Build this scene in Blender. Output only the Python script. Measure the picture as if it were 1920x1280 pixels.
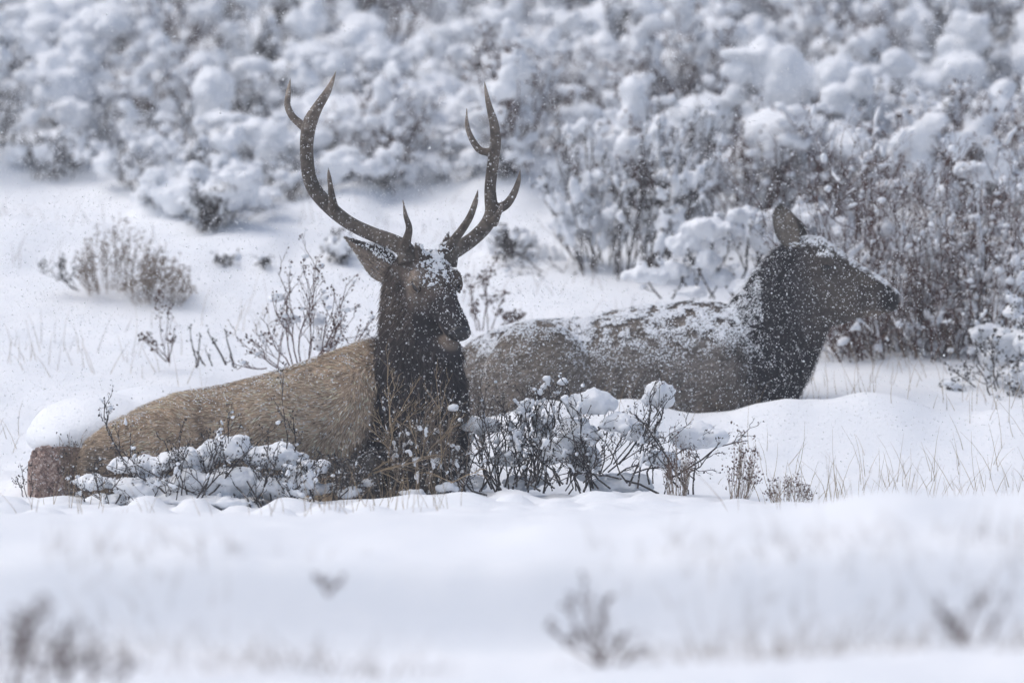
import bpy, bmesh, math, random
import numpy as np
from mathutils import Vector

for o in list(bpy.data.objects):
    bpy.data.objects.remove(o)
SC = bpy.context.scene
COL = SC.collection

# ------------------------------------------------------------------ camera, sky, sun, exposure
FOCAL, SENSOR = 295.0, 36.0
CAMZ, PITCH = 2.8, math.radians(2.5)
cam_data = bpy.data.cameras.new("camera")
cam_data.lens = FOCAL
cam_data.sensor_width = SENSOR
cam_data.clip_start = 1.0
cam_data.clip_end = 600.0
cam_data.dof.use_dof = True
cam_data.dof.focus_distance = 44.95
cam_data.dof.aperture_fstop = 1.32
cam = bpy.data.objects.new("camera", cam_data)
COL.objects.link(cam)
cam.location = (0, 0, CAMZ)
cam.rotation_euler = (math.pi / 2 - PITCH, 0, 0)
SC.camera = cam

SUN_EL, SUN_AZ = math.radians(60), math.radians(-92)      # azimuth from +Y towards +X
world = bpy.data.worlds.new("World")
SC.world = world
world.use_nodes = True
nt = world.node_tree
nt.nodes.clear()
w_out = nt.nodes.new("ShaderNodeOutputWorld")
w_bg = nt.nodes.new("ShaderNodeBackground")
w_sky = nt.nodes.new("ShaderNodeTexSky")
w_hs = nt.nodes.new("ShaderNodeHueSaturation")
w_sky.sky_type = 'NISHITA'
w_sky.sun_disc = False
w_sky.sun_elevation = SUN_EL
w_sky.sun_rotation = SUN_AZ
w_sky.dust_density = 4.0
w_hs.inputs['Saturation'].default_value = 0.98
w_bg.inputs['Strength'].default_value = 0.142
nt.links.new(w_sky.outputs[0], w_hs.inputs['Color'])
nt.links.new(w_hs.outputs[0], w_bg.inputs['Color'])
nt.links.new(w_bg.outputs[0], w_out.inputs['Surface'])

sun_data = bpy.data.lights.new("sun", 'SUN')
sun_data.energy = 1.3
sun_data.angle = math.radians(60)
sun_data.color = (0.97, 0.99, 1.0)
sun = bpy.data.objects.new("sun", sun_data)
COL.objects.link(sun)
sd = Vector((math.sin(SUN_AZ) * math.cos(SUN_EL), math.cos(SUN_AZ) * math.cos(SUN_EL), math.sin(SUN_EL)))
sun.rotation_euler = (-sd).to_track_quat('-Z', 'Y').to_euler()

SC.view_settings.view_transform = 'Standard'
SC.view_settings.look = 'None'
SC.view_settings.gamma = 1.0
SC.view_settings.exposure = -0.13
SC.view_settings.use_curve_mapping = False
SC.cycles.use_denoising = True
SC.cycles.max_bounces = 6
SC.cycles.diffuse_bounces = 4
SC.cycles.glossy_bounces = 2
SC.cycles.volume_bounces = 1
SC.cycles.use_adaptive_sampling = True
SC.cycles.adaptive_threshold = 0.015

# ------------------------------------------------------------------ helpers
FPX = FOCAL / SENSOR * 1920.0
fwd = np.array([0, math.cos(PITCH), -math.sin(PITCH)])
upv = np.array([0, math.sin(PITCH), math.cos(PITCH)])

def P(px, py, d):
    """photo pixel + distance along +Y (metres) -> point of the place"""
    v = fwd + np.array([(px - 960) / FPX, 0, 0]) + upv * ((640 - py) / FPX)
    t = d / v[1]
    return np.array([0, 0, CAMZ]) + v * t

def pix(co):
    q = np.asarray(co) - np.array([0, 0, CAMZ])
    z = q @ fwd
    return 960 + q[..., 0] / z * FPX, 640 - (q @ upv) / z * FPX

PPM = FPX / 45.0        # pixels per metre at the bull

def _hash(ix, iy, iz, seed):
    h = (ix * 374761393 + iy * 668265263 + iz * 2147483647 + seed * 1274126177) & 0xFFFFFFFF
    h = ((h ^ (h >> 13)) * 1274126177) & 0xFFFFFFFF
    h = ((h ^ (h >> 16)) * 2246822519) & 0xFFFFFFFF
    return ((h ^ (h >> 15)) & 0xFFFFFF) / float(0xFFFFFF) * 2 - 1

def vn(p, seed=0):
    """value noise in -1..1 for an (N,3) array"""
    p = np.asarray(p, dtype=np.float64)
    i = np.floor(p).astype(np.int64)
    f = p - i
    f = f * f * f * (f * (f * 6 - 15) + 10)
    r = 0
    for a in (0, 1):
        for b in (0, 1):
            for c in (0, 1):
                w = (f[:, 0] if a else 1 - f[:, 0]) * (f[:, 1] if b else 1 - f[:, 1]) * (f[:, 2] if c else 1 - f[:, 2])
                r = r + w * _hash(i[:, 0] + a, i[:, 1] + b, i[:, 2] + c, seed)
    return r

def fbm(p, seed=0, oct=3):
    r = 0; a = 1.0; s = 0
    for k in range(oct):
        r = r + a * vn(np.asarray(p) * (2.03 ** k) + 17.3 * k, seed + k)
        s += a; a *= 0.5
    return r / s

def norm(v):
    v = np.asarray(v, dtype=float)
    return v / (np.linalg.norm(v, axis=-1, keepdims=True) + 1e-12)

def mesh_from(name, verts, faces_flat, sizes, smooth=True, color=None):
    """faces_flat: flat vertex indices, sizes: loops per face"""
    me = bpy.data.meshes.new(name)
    verts = np.asarray(verts, dtype=np.float32)
    faces_flat = np.asarray(faces_flat, dtype=np.int32).ravel()
    sizes = np.asarray(sizes, dtype=np.int32)
    me.vertices.add(len(verts)); me.vertices.foreach_set('co', verts.ravel())
    me.loops.add(len(faces_flat)); me.loops.foreach_set('vertex_index', faces_flat)
    me.polygons.add(len(sizes))
    starts = np.concatenate([[0], np.cumsum(sizes)[:-1]]).astype(np.int32)
    me.polygons.foreach_set('loop_start', starts)
    if smooth:
        me.polygons.foreach_set('use_smooth', np.ones(len(sizes), dtype=bool))
    if color is not None:
        at = me.color_attributes.new('coat', 'FLOAT_COLOR', 'POINT')
        c = np.ones((len(verts), 4), dtype=np.float32); c[:, :3] = color
        at.data.foreach_set('color', c.ravel())
    me.update(calc_edges=True)
    me.validate()
    return me

def obj(name, me, mat=None, parent=None, label=None, cat=None, group=None, kind=None):
    o = bpy.data.objects.new(name, me)
    COL.objects.link(o)
    if mat is not None and me is not None and not me.materials:
        me.materials.append(mat)
    if parent is not None:
        o.parent = parent
    tag(o, label, cat, group, kind)
    return o

def tag(o, label=None, cat=None, group=None, kind=None):
    for k, v in (('label', label), ('category', cat), ('group', group), ('kind', kind)):
        if v: o[k] = v

def thing(name, loc, label, cat, group=None):
    o = bpy.data.objects.new(name, None)
    COL.objects.link(o)
    o.empty_display_size = 0.1
    o.location = [float(c) for c in loc]
    tag(o, label, cat, group)
    return o

# ------------------------------------------------------------------ materials
def mat_new(name):
    m = bpy.data.materials.new(name); m.use_nodes = True
    return m, m.node_tree, m.node_tree.nodes['Principled BSDF']

def noise_node(nt, scale, detail=4, rough=0.6, coord='Object'):
    tc = nt.nodes.new('ShaderNodeTexCoord'); n = nt.nodes.new('ShaderNodeTexNoise')
    n.inputs['Scale'].default_value = scale; n.inputs['Detail'].default_value = detail
    n.inputs['Roughness'].default_value = rough
    nt.links.new(tc.outputs[coord], n.inputs['Vector'])
    return n

def ramp(nt, src, stops):
    r = nt.nodes.new('ShaderNodeValToRGB')
    while len(r.color_ramp.elements) > 1: r.color_ramp.elements.remove(r.color_ramp.elements[-1])
    for i, (p, c) in enumerate(stops):
        e = r.color_ramp.elements[0] if i == 0 else r.color_ramp.elements.new(p)
        e.position = p; e.color = (*c, 1)
    nt.links.new(src, r.inputs['Fac'])
    return r

def snow_mat(name, bump=0.35, scale=60):
    m, nt, b = mat_new(name)
    n = noise_node(nt, 3.0, 3)
    r = ramp(nt, n.outputs['Fac'], [(0.3, (0.83, 0.86, 0.90)), (0.7, (0.88, 0.90, 0.93))])
    nt.links.new(r.outputs[0], b.inputs['Base Color'])
    b.inputs['Roughness'].default_value = 0.75
    b.inputs['Specular IOR Level'].default_value = 0.2
    n2 = noise_node(nt, scale, 5, 0.65)
    bp = nt.nodes.new('ShaderNodeBump'); bp.inputs['Strength'].default_value = bump; bp.inputs['Distance'].default_value = 0.012
    nt.links.new(n2.outputs['Fac'], bp.inputs['Height'])
    nt.links.new(bp.outputs[0], b.inputs['Normal'])
    return m

def twig_mat(name, c0, c1, snow=0.0):
    m, nt, b = mat_new(name)
    n = noise_node(nt, 35, 4)
    r = ramp(nt, n.outputs['Fac'], [(0.3, c0), (0.7, c1)])
    b.inputs['Roughness'].default_value = 0.9
    b.inputs['Specular IOR Level'].default_value = 0.15
    if snow > 0:
        g = nt.nodes.new('ShaderNodeNewGeometry'); s = nt.nodes.new('ShaderNodeSeparateXYZ')
        nt.links.new(g.outputs['Normal'], s.inputs[0])
        n2 = noise_node(nt, 9, 3)
        add = nt.nodes.new('ShaderNodeMath'); add.operation = 'ADD'
        nt.links.new(s.outputs['Z'], add.inputs[0]); nt.links.new(n2.outputs['Fac'], add.inputs[1])
        mr = nt.nodes.new('ShaderNodeMapRange')
        mr.inputs['From Min'].default_value = 1.45 - snow * 0.6; mr.inputs['From Max'].default_value = 1.6 - snow * 0.6
        nt.links.new(add.outputs[0], mr.inputs['Value'])
        mx = nt.nodes.new('ShaderNodeMix'); mx.data_type = 'RGBA'
        nt.links.new(mr.outputs[0], mx.inputs[0])
        nt.links.new(r.outputs[0], mx.inputs[6]); mx.inputs[7].default_value = (0.84, 0.86, 0.9, 1)
        nt.links.new(mx.outputs[2], b.inputs['Base Color'])
    else:
        nt.links.new(r.outputs[0], b.inputs['Base Color'])
    return m

def coat_mat(name, bumpy=False):
    m, nt, b = mat_new(name)
    a = nt.nodes.new('ShaderNodeAttribute'); a.attribute_name = 'coat'
    nt.links.new(a.outputs['Color'], b.inputs['Base Color'])
    b.inputs['Roughness'].default_value = 0.85
    b.inputs['Specular IOR Level'].default_value = 0.12
    return m

M = {}
M['ground_snow'] = snow_mat('ground_snow', 0.5, 28)
M['snow'] = snow_mat('clump_snow', 0.35, 60)
M['twig_dark'] = twig_mat('twig_dark', (0.036, 0.028, 0.027), (0.080, 0.064, 0.060), 0.3)
M['twig_grey'] = twig_mat('twig_grey', (0.055, 0.046, 0.043), (0.11, 0.093, 0.085), 0.35)
M['twig_red'] = twig_mat('twig_red', (0.072, 0.036, 0.030), (0.135, 0.073, 0.060), 0.3)
M['twig_bare'] = twig_mat('twig_bare', (0.03, 0.027, 0.028), (0.07, 0.06, 0.058), 0.15)
M['leaf_red'] = twig_mat('leaf_red', (0.075, 0.045, 0.038), (0.14, 0.085, 0.07), 0.2)
M['leaf_grey'] = twig_mat('leaf_grey', (0.045, 0.042, 0.042), (0.10, 0.092, 0.085), 0.2)
M['straw'] = twig_mat('straw', (0.26, 0.19, 0.12), (0.42, 0.33, 0.22))
M['straw_dull'] = twig_mat('straw_dull', (0.17, 0.13, 0.10), (0.30, 0.24, 0.19))
M['coat'] = coat_mat('coat')

m, nt_, b = mat_new('antler')
n = noise_node(nt_, 18, 6, 0.7)
r = ramp(nt_, n.outputs['Fac'], [(0.3, (0.045, 0.036, 0.030)), (0.5, (0.10, 0.082, 0.067)), (0.72, (0.20, 0.17, 0.145))])
a_ = nt_.nodes.new('ShaderNodeAttribute'); a_.attribute_name = 'coat'
mx = nt_.nodes.new('ShaderNodeMix'); mx.data_type = 'RGBA'; mx.blend_type = 'MULTIPLY'; mx.inputs[0].default_value = 1
nt_.links.new(r.outputs[0], mx.inputs[6]); nt_.links.new(a_.outputs['Color'], mx.inputs[7])
nt_.links.new(mx.outputs[2], b.inputs['Base Color'])
b.inputs['Roughness'].default_value = 0.7; b.inputs['Specular IOR Level'].default_value = 0.25
bp = nt_.nodes.new('ShaderNodeBump'); bp.inputs['Strength'].default_value = 0.6; bp.inputs['Distance'].default_value = 0.006
n2 = noise_node(nt_, 55, 4); nt_.links.new(n2.outputs['Fac'], bp.inputs['Height']); nt_.links.new(bp.outputs[0], b.inputs['Normal'])
M['antler'] = m

m, nt_, b = mat_new('granite')
n = noise_node(nt_, 48, 8, 0.85)
r = ramp(nt_, n.outputs['Fac'], [(0.40, (0.045, 0.034, 0.034)), (0.47, (0.22, 0.155, 0.14)), (0.54, (0.33, 0.245, 0.22)), (0.60, (0.62, 0.55, 0.52))])
n3 = noise_node(nt_, 5, 3)
r3 = ramp(nt_, n3.outputs['Fac'], [(0.35, (0.75, 0.72, 0.72)), (0.65, (1.1, 1.05, 0.98))])
mx = nt_.nodes.new('ShaderNodeMix'); mx.data_type = 'RGBA'; mx.blend_type = 'MULTIPLY'; mx.inputs[0].default_value = 1
nt_.links.new(r.outputs[0], mx.inputs[6]); nt_.links.new(r3.outputs[0], mx.inputs[7])
nt_.links.new(mx.outputs[2], b.inputs['Base Color'])
b.inputs['Roughness'].default_value = 0.85
bp = nt_.nodes.new('ShaderNodeBump'); bp.inputs['Strength'].default_value = 0.8; bp.inputs['Distance'].default_value = 0.01
nt_.links.new(n.outputs['Fac'], bp.inputs['Height']); nt_.links.new(bp.outputs[0], b.inputs['Normal'])
M['granite'] = m

def plain(name, col, rough=0.5, spec=0.3):
    m, nt, b = mat_new(name)
    n = noise_node(nt, 40, 3)
    r = ramp(nt, n.outputs['Fac'], [(0.3, tuple(c * 0.8 for c in col)), (0.7, tuple(c * 1.15 for c in col))])
    nt.links.new(r.outputs[0], b.inputs['Base Color'])
    b.inputs['Roughness'].default_value = rough; b.inputs['Specular IOR Level'].default_value = spec
    return m
M['eye'] = plain('eye', (0.008, 0.006, 0.005), 0.12, 0.6)
M['nose'] = plain('nose_skin', (0.015, 0.014, 0.016), 0.4, 0.4)
m, nt_, b = mat_new('flake')
n = noise_node(nt_, 60, 2)
r = ramp(nt_, n.outputs['Fac'], [(0.3, (0.95, 0.96, 0.98)), (0.7, (0.97, 0.98, 0.99))])
df = nt_.nodes.new('ShaderNodeBsdfDiffuse'); tl = nt_.nodes.new('ShaderNodeBsdfTranslucent'); ms = nt_.nodes.new('ShaderNodeMixShader')
nt_.links.new(r.outputs[0], df.inputs['Color']); nt_.links.new(r.outputs[0], tl.inputs['Color'])
ms.inputs[0].default_value = 0.55
nt_.links.new(df.outputs[0], ms.inputs[1]); nt_.links.new(tl.outputs[0], ms.inputs[2])
nt_.links.new(ms.outputs[0], nt_.nodes['Material Output'].inputs['Surface'])
M['flake'] = m

# ------------------------------------------------------------------ the ground: one sheet of snow
PROF_Y = np.array([-30, 0, 18, 26, 29.0, 30.2, 31.2, 32.4, 33.55, 33.62, 33.78, 34.2, 35.3, 37, 40, 43, 45, 46, 47.3, 49, 52, 56, 60, 70, 85, 110, 160.])
PROF_Z = np.array([.8, .9, .25, .12, .22, .33, .16, .09, .08, .12, .44, .48, .44, .36, .20, .06, .00, .13, .385, .72, 1.31, 2.1, 2.9, 4.9, 7.6, 10.5, 13.])
_yy = np.linspace(-30, 160, 7601)
_zz = np.interp(_yy, PROF_Y, PROF_Z)
_k = np.hanning(9); _k /= _k.sum()
_zz = np.convolve(np.pad(_zz, 4, mode='edge'), _k, mode='valid')

def ground_z(x, y):
    x = np.asarray(x, dtype=float); y = np.asarray(y, dtype=float)
    shp = x.shape
    x = x.ravel(); y = y.ravel()
    z = np.interp(y, _yy, _zz)
    # the bank's lip and the berm in front wander across the picture
    z = z + np.exp(-((y - 30.2) / 1.0) ** 2) * (0.045 * (x - 0.6))
    z = z + np.exp(-((y - 34.7) / np.where(y < 34.7, .75, 2.2)) ** 2) * (0.085 * np.maximum(x, 0) + .02 * x + .03 * np.sin(x * 1.7) + .022 * np.sin(x * 4.3 + 1) + .012 * np.sin(x * 9.1))
    p = np.stack([x, y, np.zeros_like(x)], 1)
    far = np.clip((y - 48) / 6, 0, 1)
    z = z + fbm(p * 0.55, 3, 2) * (0.05 + 0.13 * far)
    near = np.exp(-((y - 43.6) / 1.7) ** 2)
    lump = np.abs(vn(p * np.array([4.2, 3.4, 1]), 9))
    z = z + near * (0.085 * lump - 0.02) * np.clip((1.6 - x) / 1.5, 0.25, 1)
    # drift banked up against the cow's bed, and lumps over buried brush on the open slope
    z = z + .17 * np.exp(-((y - 46.55) / .38) ** 2) * np.clip((x + .35) / .5, 0, 1) * (1 + .25 * np.sin(x * 4.1) + .12 * np.sin(x * 9.3 + 1))
    op = np.exp(-((y - 52.3) / 1.6) ** 2) * np.clip((1.0 - x) / 1.0, 0, 1)
    z = z + op * .16 * np.maximum(0, vn(p * np.array([1.9, 1.5, 1]), 44))
    z = z + fbm(p * 3.2, 21, 2) * 0.016 + vn(p * 9, 23) * .005
    return z.reshape(shp)

def gz(x, y): return float(ground_z(np.array([x]), np.array([y]))[0])

def axis(lo, a, b, hi, step, grow=1.16):
    mid = list(np.arange(a, b + 1e-6, step))
    left = []; s = step; v = a
    while v > lo: s *= grow; v -= s; left.append(v)
    right = []; s = step; v = mid[-1]
    while v < hi: s *= grow; v += s; right.append(v)
    return np.array(left[::-1] + mid + right)

gx = axis(-90, -3.8, 3.8, 90, 0.04)
gy = axis(-25, 28, 60, 155, 0.05)
GX, GY = np.meshgrid(gx, gy)
GZ = ground_z(GX, GY)
nv = np.stack([GX.ravel(), GY.ravel(), GZ.ravel()], 1)
W = len(gx); H = len(gy)
ii = (np.arange(H - 1)[:, None] * W + np.arange(W - 1)[None, :]).ravel()
quads = np.stack([ii, ii + 1, ii + W + 1, ii + W], 1)
obj('snow_ground', mesh_from('snow_ground', nv, quads, np.full(len(quads), 4)), M['ground_snow'], kind='structure',
    label='snow covered hillside rising behind the elk', cat='ground')

def ray_ground(px, py, d0=40.0, d1=75.0):
    """distance at which the ray of a photo pixel meets the snow, searched outwards"""
    ds = np.arange(d0, d1, 0.03)
    v = fwd + np.array([(px - 960) / FPX, 0, 0]) + upv * ((640 - py) / FPX)
    pts = np.array([0, 0, CAMZ]) + v[None] * (ds / v[1])[:, None]
    below = pts[:, 2] < ground_z(pts[:, 0], pts[:, 1])
    if not below.any(): return None
    return float(ds[np.argmax(below)])

def on_ground(px, py, d0=40.0):
    d = ray_ground(px, py, d0)
    if d is None: d = 60.0
    q = P(px, py, d); q[2] = gz(q[0], q[1])
    return q

# ------------------------------------------------------------------ shape builders
def loft(sections, n=28, power=2.0):
    """sections: (centre, u half-vector, v half-vector[, u-minus scale]) -> closed skin"""
    V = []; F = []; S = []
    th = np.linspace(0, 2 * np.pi, n, endpoint=False)
    for sec in sections:
        c, u, v = sec[:3]; dn = sec[3] if len(sec) > 3 else 1.0
        cu = np.sign(np.cos(th)) * np.abs(np.cos(th)) ** (2 / power); sv = np.sign(np.sin(th)) * np.abs(np.sin(th)) ** (2 / power)
        cu = np.where(cu < 0, cu * dn, cu)
        V.append(c[None] + cu[:, None] * np.asarray(u)[None] + sv[:, None] * np.asarray(v)[None])
    V = np.concatenate(V); k = len(sections)
    for i in range(k - 1):
        for j in range(n):
            a = i * n + j; b_ = i * n + (j + 1) % n
            F += [a, b_, b_ + n, a + n]; S.append(4)
    c0 = len(V); V = np.vstack([V, sections[0][0][None], sections[-1][0][None]])
    for j in range(n):
        F += [(j + 1) % n, j, c0]; S.append(3)
        F += [(k - 1) * n + j, (k - 1) * n + (j + 1) % n, c0 + 1]; S.append(3)
    return V, F, S

_ico = {}
def ico(sub):
    if sub not in _ico:
        bm = bmesh.new(); bmesh.ops.create_icosphere(bm, subdivisions=sub, radius=1)
        v = np.array([x.co[:] for x in bm.verts]); f = np.array([[q.index for q in t.verts] for t in bm.faces]); bm.free()
        _ico[sub] = (v, f)
    return _ico[sub]

def ellipsoid(c, ax, sub=3):
    v, f = ico(sub)
    ax = np.asarray(ax, dtype=float)
    if ax.ndim == 1: ax = np.diag(ax)
    return c + v @ ax, list(f.ravel()), [3] * len(f)

def join(parts):
    V = []; F = []; S = []; o = 0
    for v, f, s in parts:
        V.append(v); F.append(np.asarray(f) + o); S.append(np.asarray(s)); o += len(v)
    return np.concatenate(V), np.concatenate(F), np.concatenate(S)

def fused(name, parts, voxel, smooth_it):
    """voxel-remesh a set of closed skins into ONE continuous surface"""
    V, F, S = join(parts)
    me = mesh_from(name + '_raw', V, F, S)
    bm = bmesh.new(); bm.from_mesh(me); bmesh.ops.recalc_face_normals(bm, faces=bm.faces); bm.to_mesh(me); bm.free()
    o = bpy.data.objects.new(name + '_raw', me); COL.objects.link(o)
    r = o.modifiers.new('r', 'REMESH'); r.mode = 'VOXEL'; r.voxel_size = voxel; r.use_smooth_shade = True
    s = o.modifiers.new('s', 'SMOOTH'); s.iterations = smooth_it; s.factor = 0.5
    dg = bpy.context.evaluated_depsgraph_get()
    out = bpy.data.meshes.new_from_object(o.evaluated_get(dg))
    bpy.data.objects.remove(o); bpy.data.meshes.remove(me)
    out.name = name
    return out

def mesh_arrays(me):
    n = len(me.vertices)
    co = np.empty(n * 3); me.vertices.foreach_get('co', co)
    no = np.empty(n * 3); me.vertices.foreach_get('normal', no)
    me.calc_loop_triangles()
    t = np.empty(len(me.loop_triangles) * 3, dtype=np.int32); me.loop_triangles.foreach_get('vertices', t)
    return co.reshape(-1, 3), no.reshape(-1, 3), t.reshape(-1, 3)

def sample_surface(me, n, rng, weight=None):
    co, no, tr = mesh_arrays(me)
    A = np.linalg.norm(np.cross(co[tr[:, 1]] - co[tr[:, 0]], co[tr[:, 2]] - co[tr[:, 0]]), axis=1)
    if weight is not None:
        A = A * weight(co[tr].mean(1), norm(no[tr].mean(1)))
    pr = A / A.sum()
    k = rng.choice(len(tr), n, p=pr)
    r1 = np.sqrt(rng.random(n)); r2 = rng.random(n)
    w = np.stack([1 - r1, r1 * (1 - r2), r1 * r2], 1)
    t = tr[k]
    p = (co[t] * w[:, :, None]).sum(1); q = norm((no[t] * w[:, :, None]).sum(1))
    return p, q

def paint(me, colfun):
    co, no, _ = mesh_arrays(me)
    c = np.ones((len(co), 4), dtype=np.float32); c[:, :3] = colfun(co, no)
    at = me.color_attributes.new('coat', 'FLOAT_COLOR', 'POINT')
    at.data.foreach_set('color', c.ravel())

def fur_mesh(name, p, n, dirs, length, width, cols, rng, lift=0.35):
    """one narrow three-face blade per hair tuft, lying along dirs"""
    N = len(p)
    t = norm(dirs - (dirs * n).sum(1, keepdims=True) * n)
    t = norm(t + rng.normal(0, 0.13, (N, 3)))
    side = norm(np.cross(t, n) + rng.normal(0, 0.25, (N, 3)))
    L = length[:, None]; w = width[:, None]
    root = p - n * 0.004
    mid = p + t * L * 0.5 + n * L * lift * 0.55
    tip = p + t * L + n * L * lift * rng.uniform(0.3, 1.1, (N, 1))
    V = np.stack([root - side * w, root + side * w, mid - side * w * 0.8, mid + side * w * 0.8, tip], 1).reshape(-1, 3)
    b_ = np.arange(N) * 5
    F = np.stack([b_, b_ + 1, b_ + 3, b_ + 2, b_ + 2, b_ + 3, b_ + 4], 1)
    S = np.tile([4, 3], N)
    c = np.repeat(cols, 5, axis=0)
    return mesh_from(name, V, F, S, True, c)

def snow_bits(name, p, n, size, rng, sub=1, flat=0.55, stretch=None):
    """many small lumps of snow caught on a coat"""
    v, f = ico(sub)
    N = len(p); k = len(v)
    a = norm(np.cross(n, rng.normal(size=(N, 3)))) if stretch is None else norm(stretch - (stretch * n).sum(1, keepdims=True) * n + 1e-4)
    b_ = np.cross(n, a)
    sx = size * rng.uniform(0.8, 1.6, N); sy = size * rng.uniform(0.6, 1.1, N); sz = size * flat * rng.uniform(0.7, 1.3, N)
    jit = 1 + rng.normal(0, 0.13, (N, k, 1))
    vv = v[None] * jit
    V = p[:, None] + vv[..., :1] * (a * sx[:, None])[:, None] + vv[..., 1:2] * (b_ * sy[:, None])[:, None] + vv[..., 2:] * (n * sz[:, None])[:, None]
    F = (f[None] + (np.arange(N) * k)[:, None, None]).reshape(-1)
    return mesh_from(name, V.reshape(-1, 3), F, np.full(N * len(f), 3))

# tube along a polyline (antlers)
def tube(path, radii, n=14, colour=None, flute=0.0, seed=0):
    path = np.asarray(path); m = len(path)
    t = np.gradient(path, axis=0); t = norm(t)
    ref = np.array([0, 1.0, 0.2]); secs = []
    V = []
    th = np.linspace(0, 2 * np.pi, n, endpoint=False)
    for i in range(m):
        u = norm(np.cross(t[i], ref)); v = np.cross(t[i], u)
        rr = radii[i] * (1 + flute * np.cos(5 * th + seed) + flute * 0.6 * np.sin(9 * th + i * 0.15))
        V.append(path[i] + np.outer(np.cos(th) * rr, u) + np.outer(np.sin(th) * rr, v))
    V = np.concatenate(V); F = []; S = []
    for i in range(m - 1):
        for j in range(n):
            a = i * n + j; b_ = i * n + (j + 1) % n
            F += [a, b_, b_ + n, a + n]; S.append(4)
    V = np.vstack([V, path[:1], path[-1:]]); c0 = m * n
    for j in range(n):
        F += [(j + 1) % n, j, c0]; S.append(3)
        F += [(m - 1) * n + j, (m - 1) * n + (j + 1) % n, c0 + 1]; S.append(3)
    return V, F, S

def spline(pts, k=8):
    pts = np.asarray(pts, dtype=float); n = len(pts); out = []
    ext = np.vstack([2 * pts[0] - pts[1], pts, 2 * pts[-1] - pts[-2]])
    for i in range(n - 1):
        p0, p1, p2, p3 = ext[i:i + 4]
        for s in np.linspace(0, 1, k, endpoint=False):
            out.append(0.5 * ((2 * p1) + (-p0 + p2) * s + (2 * p0 - 5 * p1 + 4 * p2 - p3) * s ** 2 + (-p0 + 3 * p1 - 3 * p2 + p3) * s ** 3))
    out.append(pts[-1])
    return np.array(out)

# ================================================================== THE BULL
rng = np.random.default_rng(7)
def tb(px0, py0, px1, py1, d, w, yaw=0.0):
    a = P(px0, py0, d); c = P(px1, py1, d)
    return ((a + c) / 2, (a - c) / 2, np.array([math.sin(yaw) * w, math.cos(yaw) * w, 0]))

bull_loc = P(480, 945, 45.0); bull_loc[2] = gz(bull_loc[0], bull_loc[1])
torso = [tb(x, t, x, b, d, w) for x, t, b, d, w in [
    (152, 850, 925, 44.75, .12), (166, 822, 945, 44.75, .21), (205, 797, 958, 44.77, .30), (260, 767, 965, 44.8, .35), (330, 739, 965, 44.85, .37),
    (420, 724, 962, 44.92, .36), (520, 698, 955, 45.0, .38), (610, 666, 948, 45.08, .38), (680, 640, 940, 45.15, .37),
    (735, 640, 930, 45.18, .34), (790, 680, 920, 45.1, .29), (840, 740, 905, 45.05, .20), (865, 790, 890, 45.0, .10)]]
thigh = ellipsoid(P(285, 862, 44.62), np.array([0.36, 0.20, 0.25]))
knee = ellipsoid(P(350, 905, 44.55), np.array([0.22, 0.13, 0.14]))
shoulder = ellipsoid(P(640, 800, 44.90), np.array([0.24, 0.17, 0.34]))
foreleg = loft([(P(x, y, d), np.array([0, 0, r]), np.array([0, r, 0])) for x, y, d, r in [(700, 880, 44.75, .10), (650, 905, 44.65, .085), (600, 920, 44.6, .065), (580, 925, 44.6, .03)]])
shin = loft([(P(x, y, d), np.array([0, 0, r]), np.array([0, r, 0])) for x, y, d, r in [(610, 925, 44.55, .06), (680, 935, 44.5, .05), (740, 940, 44.5, .045), (770, 942, 44.5, .02)]])
neck = [tb(r, y, l, y2, d, w) for l, r, y, y2, d, w in [
    (716, 872, 905, 905, 45.02, .22), (706, 876, 840, 840, 45.0, .25), (705, 874, 770, 770, 44.97, .25), (707, 868, 710, 705, 44.96, .23),
    (710, 855, 655, 645, 44.97, .20), (714, 838, 605, 590, 45.0, .175), (719, 826, 560, 542, 45.03, .155), (726, 815, 520, 502, 45.06, .13), (745, 800, 488, 480, 45.08, .09)]]
# head frame
hx = norm(np.array([.17, -.33, -.34])); hs = norm(np.array([-hx[1], hx[0], 0])); hf = norm(np.cross(hs, hx)); hf = hf if hf[2] > 0 else -hf
B = P(797, 492, 45.05)
def HP(t, s, f): return B + hx * t + hs * s + hf * f
head = [(HP(t, 0, 0), hf * up, hs * w, dn / up) for t, w, up, dn in [
    (-.06, .05, .04, .06), (-.02, .095, .075, .11), (.04, .112, .092, .135), (.10, .118, .088, .14), (.165, .126, .076, .14), (.21, .108, .068, .14), (.27, .085, .062, .125),
    (.34, .078, .064, .100), (.41, .074, .064, .084), (.47, .076, .064, .074), (.52, .076, .058, .062), (.555, .064, .046, .048), (.575, .036, .026, .028)]]
brow = [ellipsoid(HP(.150, s * .118, .038), np.stack([hx * .06, hs * .032, hf * .030])) for s in (-1, 1)]
cheek = [ellipsoid(HP(.20, s * .06, -.07), np.stack([hx * .11, hs * .055, hf * .08])) for s in (-1, 1)]
ped = [loft([(HP(.03, s * .065, .06), hx * .036, hs * .034), (HP(.015, s * .078, .11), hx * .032, hs * .032), (HP(.005, s * .088, .135), hx * .03, hs * .03)], 16) for s in (-1, 1)]
beard = [ellipsoid(P(835, 660, 44.84), np.array([.09, .10, .10])), ellipsoid(P(820, 730, 44.80), np.array([.13, .10, .2]))]
parts = [loft(torso), thigh, knee, shoulder, foreleg, shin, loft(neck), loft(head)] + brow + cheek + ped + beard
bull_body = fused('body', parts, 0.014, 7)

def head_coords(co):
    q = co - B
    return q @ hx, q @ hs, q @ hf

def mixc(a, b, f): return a * (1 - f[:, None]) + b * f[:, None]
def sst(x, a, b):
    t = np.clip((x - a) / (b - a), 0, 1); return t * t * (3 - 2 * t)

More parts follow.
